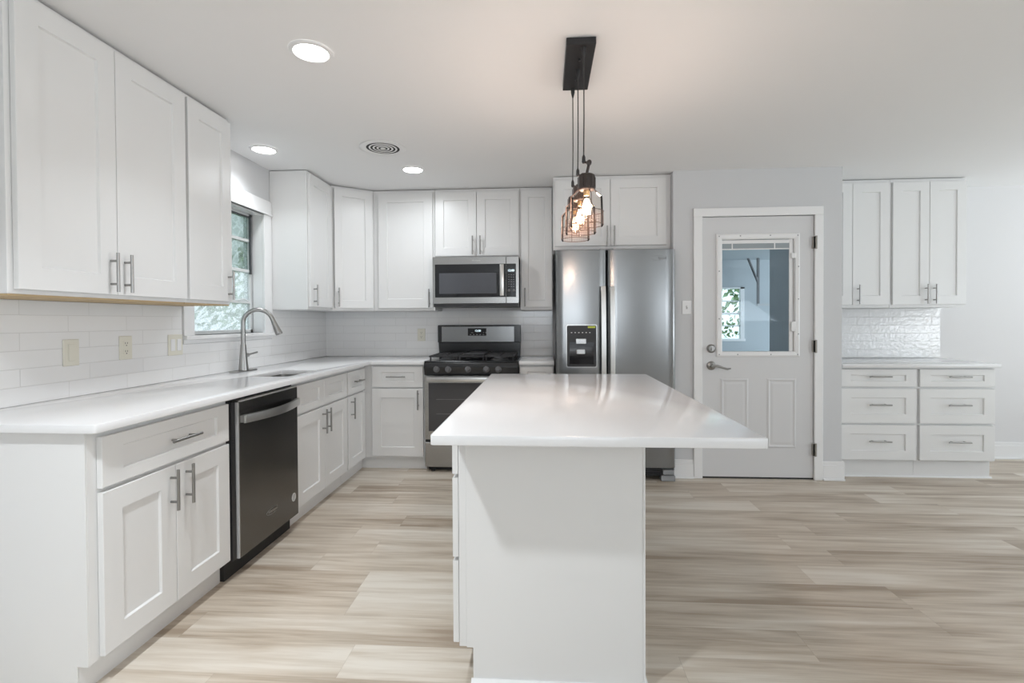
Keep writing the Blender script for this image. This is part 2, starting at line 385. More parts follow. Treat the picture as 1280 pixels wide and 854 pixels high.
# right and rear walls with window openings that let daylight in
mb = MB(); mb.box(XR, XR+0.12, YR, -0.8, 0, ZC); mb.box(XR, XR+0.12, 1.9, 2.3, 0, ZC); mb.box(XR, XR+0.12, 4.1, YB, 0, ZC)
mb.box(XR, XR+0.12, -0.8, 1.9, 2.15, ZC); mb.box(XR, XR+0.12, 2.3, 4.1, 2.15, ZC)
struct('wall_right', mb, WALLW)
mb = MB(); mb.box(XL-0.15, -0.8, YR-0.12, YR, 0, ZC); mb.box(1.2, 3.0, YR-0.12, YR, 0, ZC); mb.box(5.0, XR, YR-0.12, YR, 0, ZC)
for a, b in ((-0.8, 1.2), (3.0, 5.0)): mb.box(a, b, YR-0.12, YR, 0, 0.65); mb.box(a, b, YR-0.12, YR, 2.2, ZC)
struct('wall_rear', mb, WALLW)

# wall tile
mb = MB(); mb.box(XL, XL+0.009, 1.487, 2.726, 0.9145, 1.3365); mb.box(XL, XL+0.009, 2.726, 3.674, 0.9145, 1.115)
mb.box(XL, XL+0.009, 3.674, YB-0.009, 0.9145, 1.3365)
struct('trim_1', mb, TILE_L, smooth=False, label='white subway tile backsplash along the left wall')
struct('trim_2', MB().box(XL+0.009, 0.079, YB-0.009, YB, 0.9145, 1.3365), TILE_B, smooth=False, label='white subway tile backsplash behind the range')
struct('trim_3', MB().box(2.301, 3.512, YB-0.009, YB, 0.897, 1.3365), TILE_R, smooth=False, label='wavy glossy white tile backsplash in the right recess')

# baseboards
def bb(name, x0, x1, y0, y1, face):
    mb = MB(); mb.box(x0, x1, y0, y1, 0, 0.118); t = 0.005
    if face == 'y': mb.box(x0, x1, y0+t, y1, 0.118, 0.146); mb.box(x0, x1, y0-0.012, y0, 0, 0.016)
    struct(name, mb, TRIM, bevel=0.002)
bb('baseboard_entry_left', 1.014, 1.164, YD-0.015, YD, 'y')
bb('baseboard_entry_right', 2.139, 2.299, YD-0.015, YD, 'y')
bb('baseboard_back', 3.454, XR, YB-0.016, YB, 'y')

# sink window: casing, sill and an aluminium frame with four obscure panes
X0 = XL
mb = MB(); mb.box(X0, X0+0.018, WY1-0.006, 3.673, 1.165, 2.052); struct('trim_4', mb, TRIM, bevel=0.002)
mb = MB(); mb.box(X0, X0+0.018, 2.733, WY0+0.004, 1.165, 2.052); struct('trim_5', mb, TRIM, bevel=0.002)
mb = MB(); mb.box(X0, X0+0.02, 2.733, 3.674, 2.052, 2.162); mb.box(X0, X0+0.03, 2.733, 3.674, 2.052, 2.064); struct('trim_6', mb, TRIM, bevel=0.002)
mb = MB(); mb.box(X0-0.10, X0+0.035, 2.733, 3.673, 1.142, 1.165); mb.box(X0, X0+0.016, 2.733, 3.673, 1.117, 1.142); struct('trim_7', mb, TRIM, bevel=0.002)
mb = MB(); mb.box(X0-0.074, X0-0.0005, WY1-0.006, WY1-0.0002, 1.166, 2.0515); mb.box(X0-0.074, X0-0.0005, WY0+0.0002, WY0+0.006, 1.166, 2.0515); mb.box(X0-0.074, X0-0.0005, WY0+0.006, WY1-0.006, 2.045, 2.0515); struct('trim_10', mb, TRIM)
win = thing('window_1', (X0-0.11, 3.19, 1.165), None, None); tag(win, kind='structure')
gx = X0-0.105
mb = MB()
mb.box(gx-0.02, gx+0.02, WY0, WY0+0.03, 1.165, WZ1); mb.box(gx-0.02, gx+0.02, WY1-0.028, WY1, 1.165, WZ1)
mb.box(gx-0.02, gx+0.02, WY0, WY1, WZ1-0.03, WZ1); mb.box(gx-0.02, gx+0.02, WY0, WY1, 1.165, 1.190)
for z in (1.392, 1.622, 1.848): mb.box(gx-0.014, gx+0.022, WY0+0.03, WY1-0.028, z-0.011, z+0.011)
mb.build('window_frame', ALU, win, bevel=0.002)
mb = MB(); mb.box(gx+0.0205, gx+0.03, WY1-0.04, WY1-0.02, 1.60, WZ1-0.02); mb.box(gx+0.0205, gx+0.027, WY0+0.03, WY1-0.04, WZ1-0.036, WZ1-0.024)
mb.build('screen_track', DARKALU, win, label='dark track beside the upper panes')
zz = (1.190, 1.381, 1.403, 1.611, 1.633, 1.837, 1.859, 2.022)
for i in range(4):
    MB().box(gx-0.003, gx+0.003, WY0+0.03, WY1-0.028, zz[2*i], zz[2*i+1]).build('pane', OBSC if i < 2 else OBSC_DARK, win)
mb = MB(); mb.tube([(gx+0.02, 3.40, 1.40), (gx+0.05, 3.42, 1.41), (gx+0.055, 3.46, 1.40)], 0.006); mb.build('crank', ALU, win)

# entry door --------------------------------------------------------------
mb = MB(); mb.box(1.165, 1.231, YD-0.018, YD, 0, 2.045); mb.box(2.074, 2.138, YD-0.018, YD, 0, 2.045); mb.box(1.165, 2.138, YD-0.018, YD, 2.045, 2.11)
mb.box(1.222, 1.231, YD, YD+0.11, 0, 2.056); mb.box(2.077, 2.087, YD, YD+0.11, 0, 2.056); mb.box(1.231, 2.077, YD, YD+0.11, 2.0465, 2.056)
struct('trim_8', mb, TRIM, bevel=0.003)
door = thing('door_1', ((DX0+DX1)/2, YD+0.02, 0.0), None, None); tag(door, kind='structure')
GX0, GX1, GZ0, GZ1 = 1.385, 1.925, 0.995, 1.865
d0, d1 = YD+0.002, YD+0.044
mb = MB()
x0, x1, z0, z1 = DX0+0.003, DX1-0.003, 0.014, DZ1-0.004
def field(mb, xs, zs, holes):
    """solid door leaf made of cells, without the glazed cell"""
    for i in range(len(xs)-1):
        for j in range(len(zs)-1):
            if (i, j) not in holes: mb.box(xs[i], xs[i+1], d0, d1, zs[j], zs[j+1])
field(mb, [x0, GX0, GX1, x1], [z0, GZ0, GZ1, z1], {(1, 1)})
bmesh.ops.remove_doubles(mb.bm, verts=mb.bm.verts, dist=1e-5)
dead = [f for f in mb.bm.faces if any(f is not g and set(f.verts) == set(g.verts) for e in f.edges for g in e.link_faces)]
bmesh.ops.delete(mb.bm, geom=dead, context='FACES')
mb.build('leaf', DOORP, door, smooth=False)
for (a, b) in ((1.372, 1.585), (1.725, 1.945)):        # two embossed lower panels
    mb = MB(); za, zb = 0.243, 0.786
    def rr(i, d): return [(a+i, d, za+i), (b-i, d, za+i), (b-i, d, zb-i), (a+i, d, zb-i)]
    mb.ring_loft([rr(0, d0+0.001), rr(0, d0-0.001), rr(0.012, d0-0.006), rr(0.026, d0-0.0012), rr(0.045, d0-0.0035)])
    mb.build('panel', DOORP, door, smooth=False)
mb = MB()
def rl(i, d): return [(1.339+i, d, 0.954+i), (1.969-i, d, 0.954+i), (1.969-i, d, 1.911-i), (1.339+i, d, 1.911-i)]
def rg(d): return [(GX0, d, GZ0), (GX1, d, GZ0), (GX1, d, GZ1), (GX0, d, GZ1)]
mb.ring_loft([rl(0, d0-0.0002), rl(0.002, d0-0.010), rl(0.012, d0-0.014), rl(0.036, d0-0.010), rg(d0-0.004), rg(d0+0.012)], cap0=False, cap1=False)
mb.build('glazing_frame', WPLAST, door, smooth=False)
mb = MB()
for (px, pz) in [(1.36, 1.89), (1.52, 1.892), (1.745, 1.892), (1.95, 1.89), (1.36, 1.62), (1.36, 1.25), (1.955, 1.65), (1.955, 1.40), (1.955, 1.13), (1.36, 0.972), (1.50, 0.972), (1.75, 0.972), (1.95, 0.972)]:
    mb.cyl((px, d0-0.0145, pz), (px, d0-0.011, pz), 0.005, seg=10)
mb.build('screw_caps', GREYPL, door)
MB().box(GX0-0.004, GX1+0.004, d0+0.016, d0+0.020, GZ0-0.004, GZ1+0.004).build('glass', PANE, door)
mb = MB(); mb.box(GX0, GX1-0.03, d0+0.007, d0+0.0155, 1.795, 1.835); mb.build('blind_stack', SHADEG, door, label='raised grey blind inside the glass')
mb = MB(); mb.box(GX0, GX1-0.028, d0+0.005, d0+0.0155, 1.787, 1.795); mb.box(GX0, GX1-0.028, d0+0.005, d0+0.0155, 1.835, 1.862)
for px in (1.465, 1.785): mb.box(px-0.004, px+0.004, d0+0.004, d0+0.0065, 1.795, 1.835)
mb.box(GX1-0.03, GX1-0.001, d0+0.004, d0+0.0155, GZ0, GZ1); mb.build('blind_rail', WPLAST, door)
for pz in (1.735, 1.17):
    MB().box(GX1-0.022, GX1+0.012, d0-0.014, d0+0.003, pz-0.02, pz+(0.02 if pz > 1.5 else 0.055)).build('blind_slider', WPLAST, door, bevel=0.003)
MB().box(GX1+0.004, GX1+0.010, d0-0.010, d0-0.004, 1.20, 1.72).build('slider_slot', GREYPL, door)
mb = MB(); c = (1.302, d0, 1.018); mb.lathe([(0.034, 0), (0.034, 0.006), (0.030, 0.012), (0.024, 0.016), (0.022, 0.022), (0.0, 0.023)], c, (0, -1, 0)); mb.box(1.294, 1.310, d0-0.040, d0-0.022, 1.003, 1.033)
mb.build('deadbolt', NICKEL, door, label='satin nickel deadbolt')
mb = MB(); mb.lathe([(0.034, 0), (0.034, 0.008), (0.028, 0.014), (0.014, 0.018), (0.012, 0.045), (0.0, 0.05)], (1.302, d0, 0.884), (0, -1, 0))
mb.tube([(1.302, d0-0.043, 0.886), (1.335, d0-0.05, 0.886), (1.375, d0-0.05, 0.872), (1.41, d0-0.048, 0.862), (1.435, d0-0.046, 0.866)], [0.012, 0.010, 0.008, 0.008, 0.006], 12)
mb.build('lever_handle', NICKEL, door, label='curved satin nickel lever')
for pz in (1.832, 1.035, 0.237):
    mb = MB(); mb.cyl((DX1+0.004, YD-0.024, pz-0.05), (DX1+0.004, YD-0.024, pz+0.05), 0.0075, seg=12)
    for q in (-0.03, 0, 0.03): mb.cyl((DX1+0.004, YD-0.024, pz+q-0.001), (DX1+0.004, YD-0.024, pz+q+0.001), 0.0086, seg=12)
    mb.box(DX1-0.016, DX1+0.012, YD-0.0205, YD-0.0185, pz-0.045, pz+0.045)
    mb.box(DX1-0.014, DX1+0.002, YD-0.0205, YD+0.001, pz-0.045, pz+0.045)
    mb.build('hinge', HINGE, door, label='satin nickel hinge')
MB().box(DX0+0.001, DX1-0.001, YD+0.004, YD+0.09, 0.0005, 0.012).build('threshold', RUBBER, door, label='black threshold sweep')

# garage seen through the glass ---------------------------------------------
GY = 8.5
mb = MB(); mb.box(-1.0, 2.55, GY, GY+0.12, 0, 2.6); mb.box(3.32, 9, GY, GY+0.12, 0, 2.6); mb.box(2.55, 3.32, GY, GY+0.12, 0, 0.905); mb.box(2.55, 3.32, GY, GY+0.12, 1.785, 2.6)
struct('wall_garage_back', mb, GARAGE)
struct('wall_garage_left', MB().box(-1.12, -1.0, YB+0.12, GY, 0, 2.6), GARAGE)
struct('wall_garage_near', MB().box(2.283, 7.0, YB+0.125, YB+0.16, 0, 2.6), GARAGE)
struct('wall_garage_partition', MB().box(2.13, 2.185, YD+0.112, 4.82, 0, 2.6), GARAGED)
struct('ceiling_garage', MB().box(-1.0, 7.0, YB+0.165, GY, 2.24, 2.30), GARAGE)
struct('floor_garage', MB().box(-1.1, 7.5, YB+0.125, GY+0.12, -0.10, -0.001), CONCRETE)
w2 = thing('window_2', (2.935, GY, 0.905), None, None); tag(w2, kind='structure')
mb = MB(); mb.box(2.55, 2.60, GY-0.01, GY+0.05, 0.905, 1.785); mb.box(3.27, 3.335, GY-0.02, GY+0.05, 0.905, 1.785); mb.box(2.55, 3.335, GY-0.02, GY+0.05, 1.76, 1.785); mb.box(2.53, 3.35, GY-0.03, GY+0.05, 0.885, 0.925)
for z, h in ((1.345, 0.018), (1.555, 0.009), (1.14, 0.009)): mb.box(2.60, 3.27, GY, GY+0.03, z-h, z+h)
mb.build('window_frame', TRIM, w2)
for i, (a, b) in enumerate(((0.925, 1.131), (1.149, 1.327), (1.363, 1.546), (1.564, 1.76))): MB().box(2.60, 3.27, GY+0.012, GY+0.016, a, b).build('pane', CLEARPANE, w2)
tr = thing('garage_door_track', (3.5, GY-0.25, 1.55), 'grey metal overhead door track hanging in the garage beyond the door glass', 'door track')
gy = GY-0.25
MB().box(3.44, 3.475, gy-0.015, gy+0.015, 1.50, 2.239).build('hanger', GREYMET, tr)
MB().box(3.44, 4.25, gy-0.02, gy+0.015, 1.47, 1.50).build('rail', SILVEREDGE, tr)
mb = MB(); mb.tube([(3.30, gy, 2.239), (3.45, gy, 1.86)], 0.02, 8); mb.build('brace', GREYMET, tr)

# outside: ground and hedges
struct('ground_outside', MB().box(-9, 12, -8, 16, -0.20, -0.105), GRASS)
import random
random.seed(7)
def hedge(name, cx, cyy, lx, ly, h, label):
    mb = MB(); bm = mb.bm
    for i in range(1400):
        x = cx + random.uniform(-lx, lx); y = cyy + random.uniform(-ly, ly); z = h*random.random()**0.8
        z = z*(1-0.25*random.random())
        s = random.uniform(0.05, 0.11); d = Vector((random.gauss(0, 1), random.gauss(0, 1), random.gauss(0, 1))).normalized()
        a = d.orthogonal().normalized(); b = d.cross(a); p = Vector((x, y, z-0.10))
        vs = [bm.verts.new(p + q) for q in (a*s, b*s*0.5, -a*s, -b*s*0.5)]
        bm.faces.new(vs)
    o = mb.build(name, LEAF, smooth=False, kind='stuff', label=label, cat='hedge')
    return o
hedge('hedge', 3.9, 11.6, 2.2, 0.8, 2.6, 'sunlit green hedge outside the garage window')
hedge('shrubbery', -4.6, 6.0, 0.9, 2.6, 2.6, 'grey green shrubbery outside the sink window')

# ------------------------------------------------------------------ base cabinets, left run (fronts face the room)
FL = LEFT(-1.489); DEP = 0.606
c = thing('base_cabinet', (-1.80, 1.87, 0), 'white two-door base cabinet with wide drawer at the near end of the left counter', 'cabinet')
base_body(FL, c, 1.521, 2.236, DEP)
mb = MB(); mb.prism([(-2.095, 0), (-1.549, 0), (-1.549, 0.10), (-1.511, 0.10), (-1.511, 0.883), (-2.095, 0.883)], 1.515, 1.5208, lambda a, b, h: (a, h, b)); mb.build('end_panel', WHITE, c, bevel=0.001)
d = shaker(FL, c, 'drawer', 1.556, 2.228, 0.683, 0.857, 0.085, 0.045); pull(FL, d, 1.92, 0.772, False)
d = shaker(FL, c, 'door', 1.556, 1.8875, 0.112, 0.668, 0.078); pull(FL, d, 1.860, 0.575)
d = shaker(FL, c, 'door', 1.8905, 2.228, 0.112, 0.668, 0.078); pull(FL, d, 1.945, 0.575)
c = thing('sink_cabinet', (-1.80, 3.24, 0), 'white sink cabinet with two false fronts, between the dark dishwasher and the corner', 'cabinet')
SB0, SB1 = 2.853, 3.640
mb = MB(); FL.box(mb, SB0, SB1, -DEP, -0.0215, 0.10, 0.66)
FL.box(mb, SB0, SB1, -0.05, -0.0215, 0.66, 0.883); FL.box(mb, SB0, SB1, -DEP, -DEP+0.02, 0.66, 0.883)
mb.build('body', WHITE, c, bevel=0.001)
mb = MB(); FL.box(mb, SB0, SB1, -DEP+0.002, -0.06, 0, 0.0995); mb.build('toe_kick', WHITE, c)
shaker(FL, c, 'false_front', 2.861, 3.243, 0.683, 0.857, 0.070, 0.045); shaker(FL, c, 'false_front', 3.246, 3.630, 0.683, 0.857, 0.070, 0.045)
d = shaker(FL, c, 'door', 2.861, 3.243, 0.112, 0.668, 0.074); pull(FL, d, 3.212, 0.575)
d = shaker(FL, c, 'door', 3.246, 3.630, 0.112, 0.668, 0.074); pull(FL, d, 3.278, 0.575)
c = thing('base_cabinet', (-1.80, 3.83, 0), 'narrow white base cabinet with one small drawer and one door in the left corner', 'cabinet')
base_body(FL, c, 3.642, 4.0515, DEP)
d = shaker(FL, c, 'drawer', 3.655, 4.006, 0.683, 0.857, 0.068, 0.045); pull(FL, d, 3.832, 0.772, False)
d = shaker(FL, c, 'door', 3.655, 4.006, 0.112, 0.668, 0.068); pull(FL, d, 3.705, 0.575)

# back run
FB = BACK(4.03)
c = thing('base_cabinet', (-1.24, 4.33, 0), 'white one-door base cabinet with one drawer immediately left of the range', 'cabinet')
base_body(FB, c, -1.488, -0.990, 0.59, ext=True)
d = shaker(FB, c, 'drawer', -1.440, -1.006, 0.695, 0.867, 0.075, 0.047); pull(FB, d, -1.228, 0.784, False)
d = shaker(FB, c, 'door', -1.440, -1.006, 0.118, 0.682, 0.075); pull(FB, d, -1.045, 0.592)
c = thing('base_cabinet', (-0.065, 4.33, 0), 'narrow white base cabinet squeezed between the range and the refrigerator', 'cabinet')
base_body(FB, c, -0.206, 0.078, 0.59)
d = shaker(FB, c, 'drawer', -0.198, 0.070, 0.695, 0.867, 0.06, 0.04); pull(FB, d, -0.064, 0.784, False)
d = shaker(FB, c, 'door', -0.198, 0.070, 0.118, 0.682, 0.06); pull(FB, d, -0.165, 0.592)

# ------------------------------------------------------------------ countertops
def slab(name, outer, hole, z0, z1, label, cat='countertop', bev=0.003):
    mb = MB(); bm = mb.bm
    if hole is None:
        mb.prism(outer, z0, z1, lambda a, b, h: (a, b, h))
    else:
        for z in (z0, z1):
            ov = [bm.verts.new((a, b, z)) for a, b in outer]; hv = [bm.verts.new((a, b, z)) for a, b in hole]
            es = [bm.edges.new((v[i], v[(i+1) % len(v)])) for v in (ov, hv) for i in range(len(v))]
            bmesh.ops.triangle_fill(bm, edges=es, use_beauty=True)
            if z == z0: lo = (ov, hv)
            else: hi = (ov, hv)
        for k in range(2):
            n = len(lo[k])
            for i in range(n):
                j = (i+1) % n; bm.faces.new((lo[k][i], lo[k][j], hi[k][j], hi[k][i]))
    return mb.build(name, QUARTZ, None, bevel=bev, seg=2, smooth=True, label=label, cat=cat)
def rrect(x0, x1, y0, y1, r, n=4):
    pts = []
    for (cx, cyy, a0) in ((x1-r, y1-r, 0), (x0+r, y1-r, 90), (x0+r, y0+r, 180), (x1-r, y0+r, 270)):
        for k in range(n+1):
            t = math.radians(a0 + 90*k/n); pts.append((cx + r*math.cos(t), cyy + r*math.sin(t)))
    return pts
SX0, SX1, SY0, SY1 = -1.800, -1.545, 2.866, 3.272
slab('countertop', [(XL+0.0005, 1.485), (-1.4556, 1.485), (-1.4471, 1.4885), (-1.4436, 1.497), (-1.4436, 4.004), (-0.9905, 4.004), (-0.9905, YB-0.0005), (XL+0.0005, YB-0.0005)],
     rrect(SX0, SX1, SY0, SY1, 0.02), 0.884, 0.914, 'L-shaped white quartz countertop holding the sink along the left wall')
slab('countertop', [(-0.2065, 4.004), (0.080, 4.004), (0.080, YB-0.0005), (-0.2065, YB-0.0005)], None, 0.884, 0.914, 'short white countertop piece between the range and the refrigerator')

# undermount sink
sk = thing('sink', ((SX0+SX1)/2, (SY0+SY1)/2, 0.67), 'rectangular stainless steel sink set under the left countertop below the faucet', 'sink')
mb = MB()
def rz(i, z, r=0.03): return [(a, b, z) for a, b in rrect(SX0+i, SX1-i, SY0+i, SY1-i, r)]
mb.ring_loft([rz(-0.012, 0.8835), rz(-0.004, 0.8835), rz(-0.003, 0.872), rz(0.006, 0.70), rz(0.02, 0.688), rz(0.08, 0.684)], cap0=False)
mb.build('basin', SINKSTEEL, sk)
mb = MB(); mb.lathe([(0.045, 0), (0.045, 0.004), (0.03, 0.005), (0.026, 0.001), (0.0, 0.001)], (-1.675, 3.07, 0.6845)); mb.build('drain', NICKEL, sk)

# faucet
fx, fy, zt = -2.025, 3.195, 0.914
fc = thing('faucet', (fx, fy, zt), 'brushed nickel gooseneck pull-down faucet standing on the counter behind the sink', 'faucet')
mb = MB(); pts = rrect(fx-0.032, fx+0.032, fy-0.13, fy+0.13, 0.03, 6); mb.prism(pts, zt+0.0002, zt+0.006, lambda a, b, h: (a, b, h)); mb.build('deck_plate', NICKEL, fc, bevel=0.002)
mb = MB(); mb.lathe([(0.031, 0.006), (0.031, 0.012), (0.027, 0.05), (0.022, 0.11), (0.0185, 0.165), (0.0165, 0.18), (0.0, 0.181)], (fx, fy, zt)); mb.build('spout_base', NICKEL, fc)
arc = []; Rr = 0.092; dirx, diry = 0.90, 0.43
for k in range(25):
    t = math.radians(180 - 158*k/24); arc.append((Rr + Rr*math.cos(t), 0.322 + Rr*math.sin(t)))
path = [(0, 0.178), (0, 0.22), (0, 0.27)] + arc + [(arc[-1][0]+0.0045*i, arc[-1][1]-0.0111*i) for i in (1, 2)]
P3 = [(fx + s*dirx, fy + s*diry, zt + h) for s, h in path]
mb = MB(); mb.tube(P3, 0.0145, 16); mb.build('spout', NICKEL, fc)
e1 = Vector(P3[-1]); dr = (e1 - Vector(P3[-2])).normalized()
mb = MB(); mb.lathe([(0.0145, -0.005), (0.016, 0.006), (0.017, 0.02), (0.022, 0.075), (0.024, 0.09), (0.021, 0.098), (0.0, 0.098)], e1, dr); mb.build('spray_head', NICKEL, fc)
mb = MB(); mb.cyl((fx, fy+0.012, zt+0.105), (fx, fy+0.052, zt+0.105), 0.014); mb.tube([(fx, fy+0.045, zt+0.105), (fx, fy+0.09, zt+0.110), (fx+0.004, fy+0.155, zt+0.118)], [0.009, 0.0065, 0.006]); mb.build('lever', NICKEL, fc)

# ------------------------------------------------------------------ dishwasher
dw = thing('dishwasher', (-1.78, 2.545, 0), 'dark stainless dishwasher with curved bar handle under the left counter', 'dishwasher')
MB().box(-2.09, -1.512, 2.2385, 2.851, 0.10, 0.876).build('tub_housing', RUBBER, dw)
mb = MB(); mb.box(-1.60, -1.53, 2.2385, 2.851, 0.003, 0.0985); mb.build('toe_panel', RUBBER, dw)
mb = MB(); mb.box(-1.535, -1.485, 2.2385, 2.268, 0.10, 0.862)
for k in range(5): mb.box(-1.486, -1.4835, 2.243, 2.264, 0.64+k*0.013, 0.645+k*0.013)
mb.build('side_strip', BLACKM, dw)
mb = MB(); mb.box(-1.505, -1.476, 2.2765, 2.2825, 0.098, 0.862); mb.box(-1.505, -1.476, 2.2765, 2.8495, 0.8555, 0.862); mb.build('door_edge', SILVEREDGE, dw)
dwp = MB().box(-1.508, -1.474, 2.283, 2.8495, 0.096, 0.855).build('door', DARKSTEEL, dw, bevel=0.003)
mb = MB(); n = 16; rings = []
for k in range(n+1):
    u = k/n; y = 2.30 + u*0.530; bow = math.sin(math.pi*u); x = -1.473 + 0.012 + 0.034*bow; zc_ = 0.772 - 0.004*bow
    rings.append([(x, y, zc_-0.022), (x+0.012, y, zc_-0.020), (x+0.014, y, zc_), (x+0.012, y, zc_+0.020), (x, y, zc_+0.022)])
mb.ring_loft(rings)
for y in (2.305, 2.825): mb.box(-1.475, -1.454, y-0.012, y+0.012, 0.755, 0.789)
mb.build('handle', BRIGHT, dwp, label='bowed pale steel handle')
mb = MB(); mb.cyl((-1.4739, 2.795, 0.212), (-1.4728, 2.795, 0.212), 0.024, seg=28); mb.build('round_sticker', STICKER, dwp)
mb = MB()
for k, wd in enumerate((0.012, 0.017, 0.014, 0.017, 0.012)): mb.box(-1.4726, -1.4723, 2.795-wd, 2.795+wd*(0.4 if k == 3 else 1), 0.2255-k*0.0075, 0.2285-k*0.0075)
mb.build('sticker_print', GREYMET, dwp)
mb = MB(); text_mesh(mb, 'Whirlpool', 0.022, lambda a, b: (-1.4728, 2.57+a, 0.222+b)); mb.build('badge_lettering', BRIGHT, dwp, smooth=False)
mb = MB(); mb.tube([(-1.4728, 2.57+0.062*math.cos(t*0.25), 0.222+0.016*math.sin(t*0.25)) for t in range(3, 22)], 0.0008, 6); mb.build('badge_ring', BRIGHT, dwp)

# ------------------------------------------------------------------ range
RX0, RX1 = -0.9865, -0.2105
RM = (RX0+RX1)/2
rg_ = thing('gas_range', (RM, 4.3, 0), 'freestanding stainless and black gas range with five knobs and cast iron grates', 'range')
MB().box(RX0+0.003, RX1-0.003, 4.035, 4.615, 0.035, 0.906).build('body', BLACKM, rg_)
mb = MB(); mb.box(RX0, RX1, 3.995, 4.56, 0.905, 0.916); mb.build('cooktop', BLACK, rg_, bevel=0.004)
mb = MB(); mb.prism([(4.034, 0.800), (3.996, 0.800), (3.978, 0.868), (3.992, 0.905), (4.034, 0.905)], RX0+0.0005, RX1-0.0005, lambda a, b, h: (h, a, b)); cpn = mb.build('control_panel', BLACK, rg_, bevel=0.003)
for kx in (-0.881, -0.784, -0.622, -0.471, -0.373):
    mb = MB(); ax = Vector((0, -0.966, 0.256)); c0 = Vector((kx, 3.9815, 0.849))
    mb.lathe([(0.026, 0.0), (0.026, 0.006), (0.021, 0.010), (0.0195, 0.030), (0.017, 0.034), (0.0, 0.034)], c0, ax, 24)
    mb.box(kx-0.004, kx+0.004, 3.938, 3.95, 0.838, 0.878)
    mb.build('knob', KNOB, rg_)
od = MB(); od.box(RX0+0.002, RX1-0.002, 3.992, 4.030, 0.268, 0.797); od = od.build('oven_door', STEELH, rg_, bevel=0.003)
MB().box(RX0+0.036, RX1-0.036, 3.9885, 3.9918, 0.340, 0.738).build('oven_window', OVENGLASS, od)
mb = MB()
for z in (0.48, 0.60): mb.box(RX0+0.10, RX1-0.10, 3.9880, 3.9884, z, z+0.004)
mb.build('rack_line', GREYMET, od)
mb = MB(); mb.box(RX0+0.030, RX1-0.030, 3.940, 3.958, 0.752, 0.790)
for x in (RX0+0.05, RX1-0.05): mb.box(x-0.012, x+0.012, 3.957, 3.9925, 0.760, 0.784)
mb.build('oven_handle', BRIGHT, od, bevel=0.004, seg=2)
MB().box(RX0+0.002, RX1-0.002, 3.994, 4.030, 0.042, 0.246).build('storage_drawer', STEELH, rg_, bevel=0.004)
MB().box(RX0+0.004, RX1-0.004, 4.006, 4.032, 0.246, 0.268).build('gap_trim', RUBBER, rg_)
mb = MB(); mb.box(RX0+0.02, RX1-0.02, 4.05, 4.06, 0.008, 0.036)
for x in (RX0+0.06, RX1-0.06): mb.cyl((x, 4.04, 0.0), (x, 4.04, 0.036), 0.018)
mb.build('foot', RUBBER, rg_)
# backguard
bx0, bx1 = RX0-0.006, RX1-0.006
mb = MB(); o_ = [(bx0, 1.045), (bx1, 1.045)] + [(bx1-0.006+0.006*math.cos(t), 1.195+0.012*math.sin(t)) for t in (0, 0.8, 1.57)] + [(bx0+0.006-0.006*math.cos(t), 1.195+0.012*math.sin(t)) for t in (1.57, 0.8, 0)]
mb.prism(o_, 4.555, 4.612, lambda a, b, h: (a, h, b)); mb.prism([(bx0+0.012, 0.916), (bx1-0.006, 0.916), (bx1-0.002, 1.045), (bx0+0.004, 1.045)], 4.562, 4.612, lambda a, b, h: (a, h, b))
bg_ = mb.build('backguard', BLACK, rg_, bevel=0.003)
MB().box(-0.955, -0.277, 4.5505, 4.5548, 1.050, 1.192).build('steel_panel', STEEL, bg_, bevel=0.001)
MB().box(-0.708, -0.536, 4.546, 4.5503, 1.107, 1.176).build('clock_panel', BGLASS, bg_)
mb = MB(); text_mesh(mb, '12:00', 0.026, lambda a, b: (-0.615+a, 4.5455, 1.152+b)); mb.build('clock_digits', DISPLAY, bg_, smooth=False)
mb = MB()
for k in range(4): mb.cyl((-0.675+k*0.013 if k < 2 else -0.60+k*0.02, 4.5452, 1.135), (-0.675+k*0.013 if k < 2 else -0.60+k*0.02, 4.5458, 1.135), 0.003, seg=8)
for k in range(5): mb.box(-0.69+k*0.03, -0.676+k*0.03, 4.5452, 4.5458, 1.116, 1.119)
mb.build('clock_buttons', SILVEREDGE, bg_)
# burners and grates
for (bx, by, r) in ((-0.82, 4.15, 0.048), (-0.82, 4.40, 0.04), (-0.60, 4.28, 0.055), (-0.375, 4.15, 0.052), (-0.375, 4.40, 0.036)):
    mb = MB(); mb.lathe([(r*1.5, 0.9162), (r*1.45, 0.921), (r, 0.924), (r, 0.934), (r*0.92, 0.940), (0, 0.940)], (bx, by, 0)); mb.build('burner', pm('burner_cap', (0.06, 0.06, 0.062), 0.35, 0.3), rg_)
for (gx0, gx1) in ((-0.952, -0.712), (-0.708, -0.492), (-0.488, -0.246)):
    mb = MB(); z0_, z1_ = 0.9445, 0.958; y0_, y1_ = 4.03, 4.53; t = 0.012
    for x in (gx0, gx1-t): mb.box(x, x+t, y0_, y1_, z0_, z1_)
    for y in (y0_, (y0_+y1_)/2-t/2, y1_-t): mb.box(gx0+t, gx1-t, y, y+t, z0_, z1_)
    xm = (gx0+gx1)/2
    mb.box(xm-t/2, xm+t/2, y0_+t, y1_-t, z0_+0.002, z1_+0.002)
    for yq in (4.15, 4.40): mb.box(gx0+t, gx1-t, yq-t/2, yq+t/2, z0_+0.001, z1_+0.001)
    for x in (gx0+0.004, gx1-t-0.004):
        for y in (y0_+0.004, y1_-t-0.004): mb.box(x, x+t, y, y+t, 0.9165, z0_)
    mb.build('grate', IRON, rg_, bevel=0.0015)
mb = MB(); mb.box(-0.67, -0.50, 4.06, 4.50, 0.9605, 0.970); mb.build('griddle_plate', IRON, rg_, bevel=0.003)

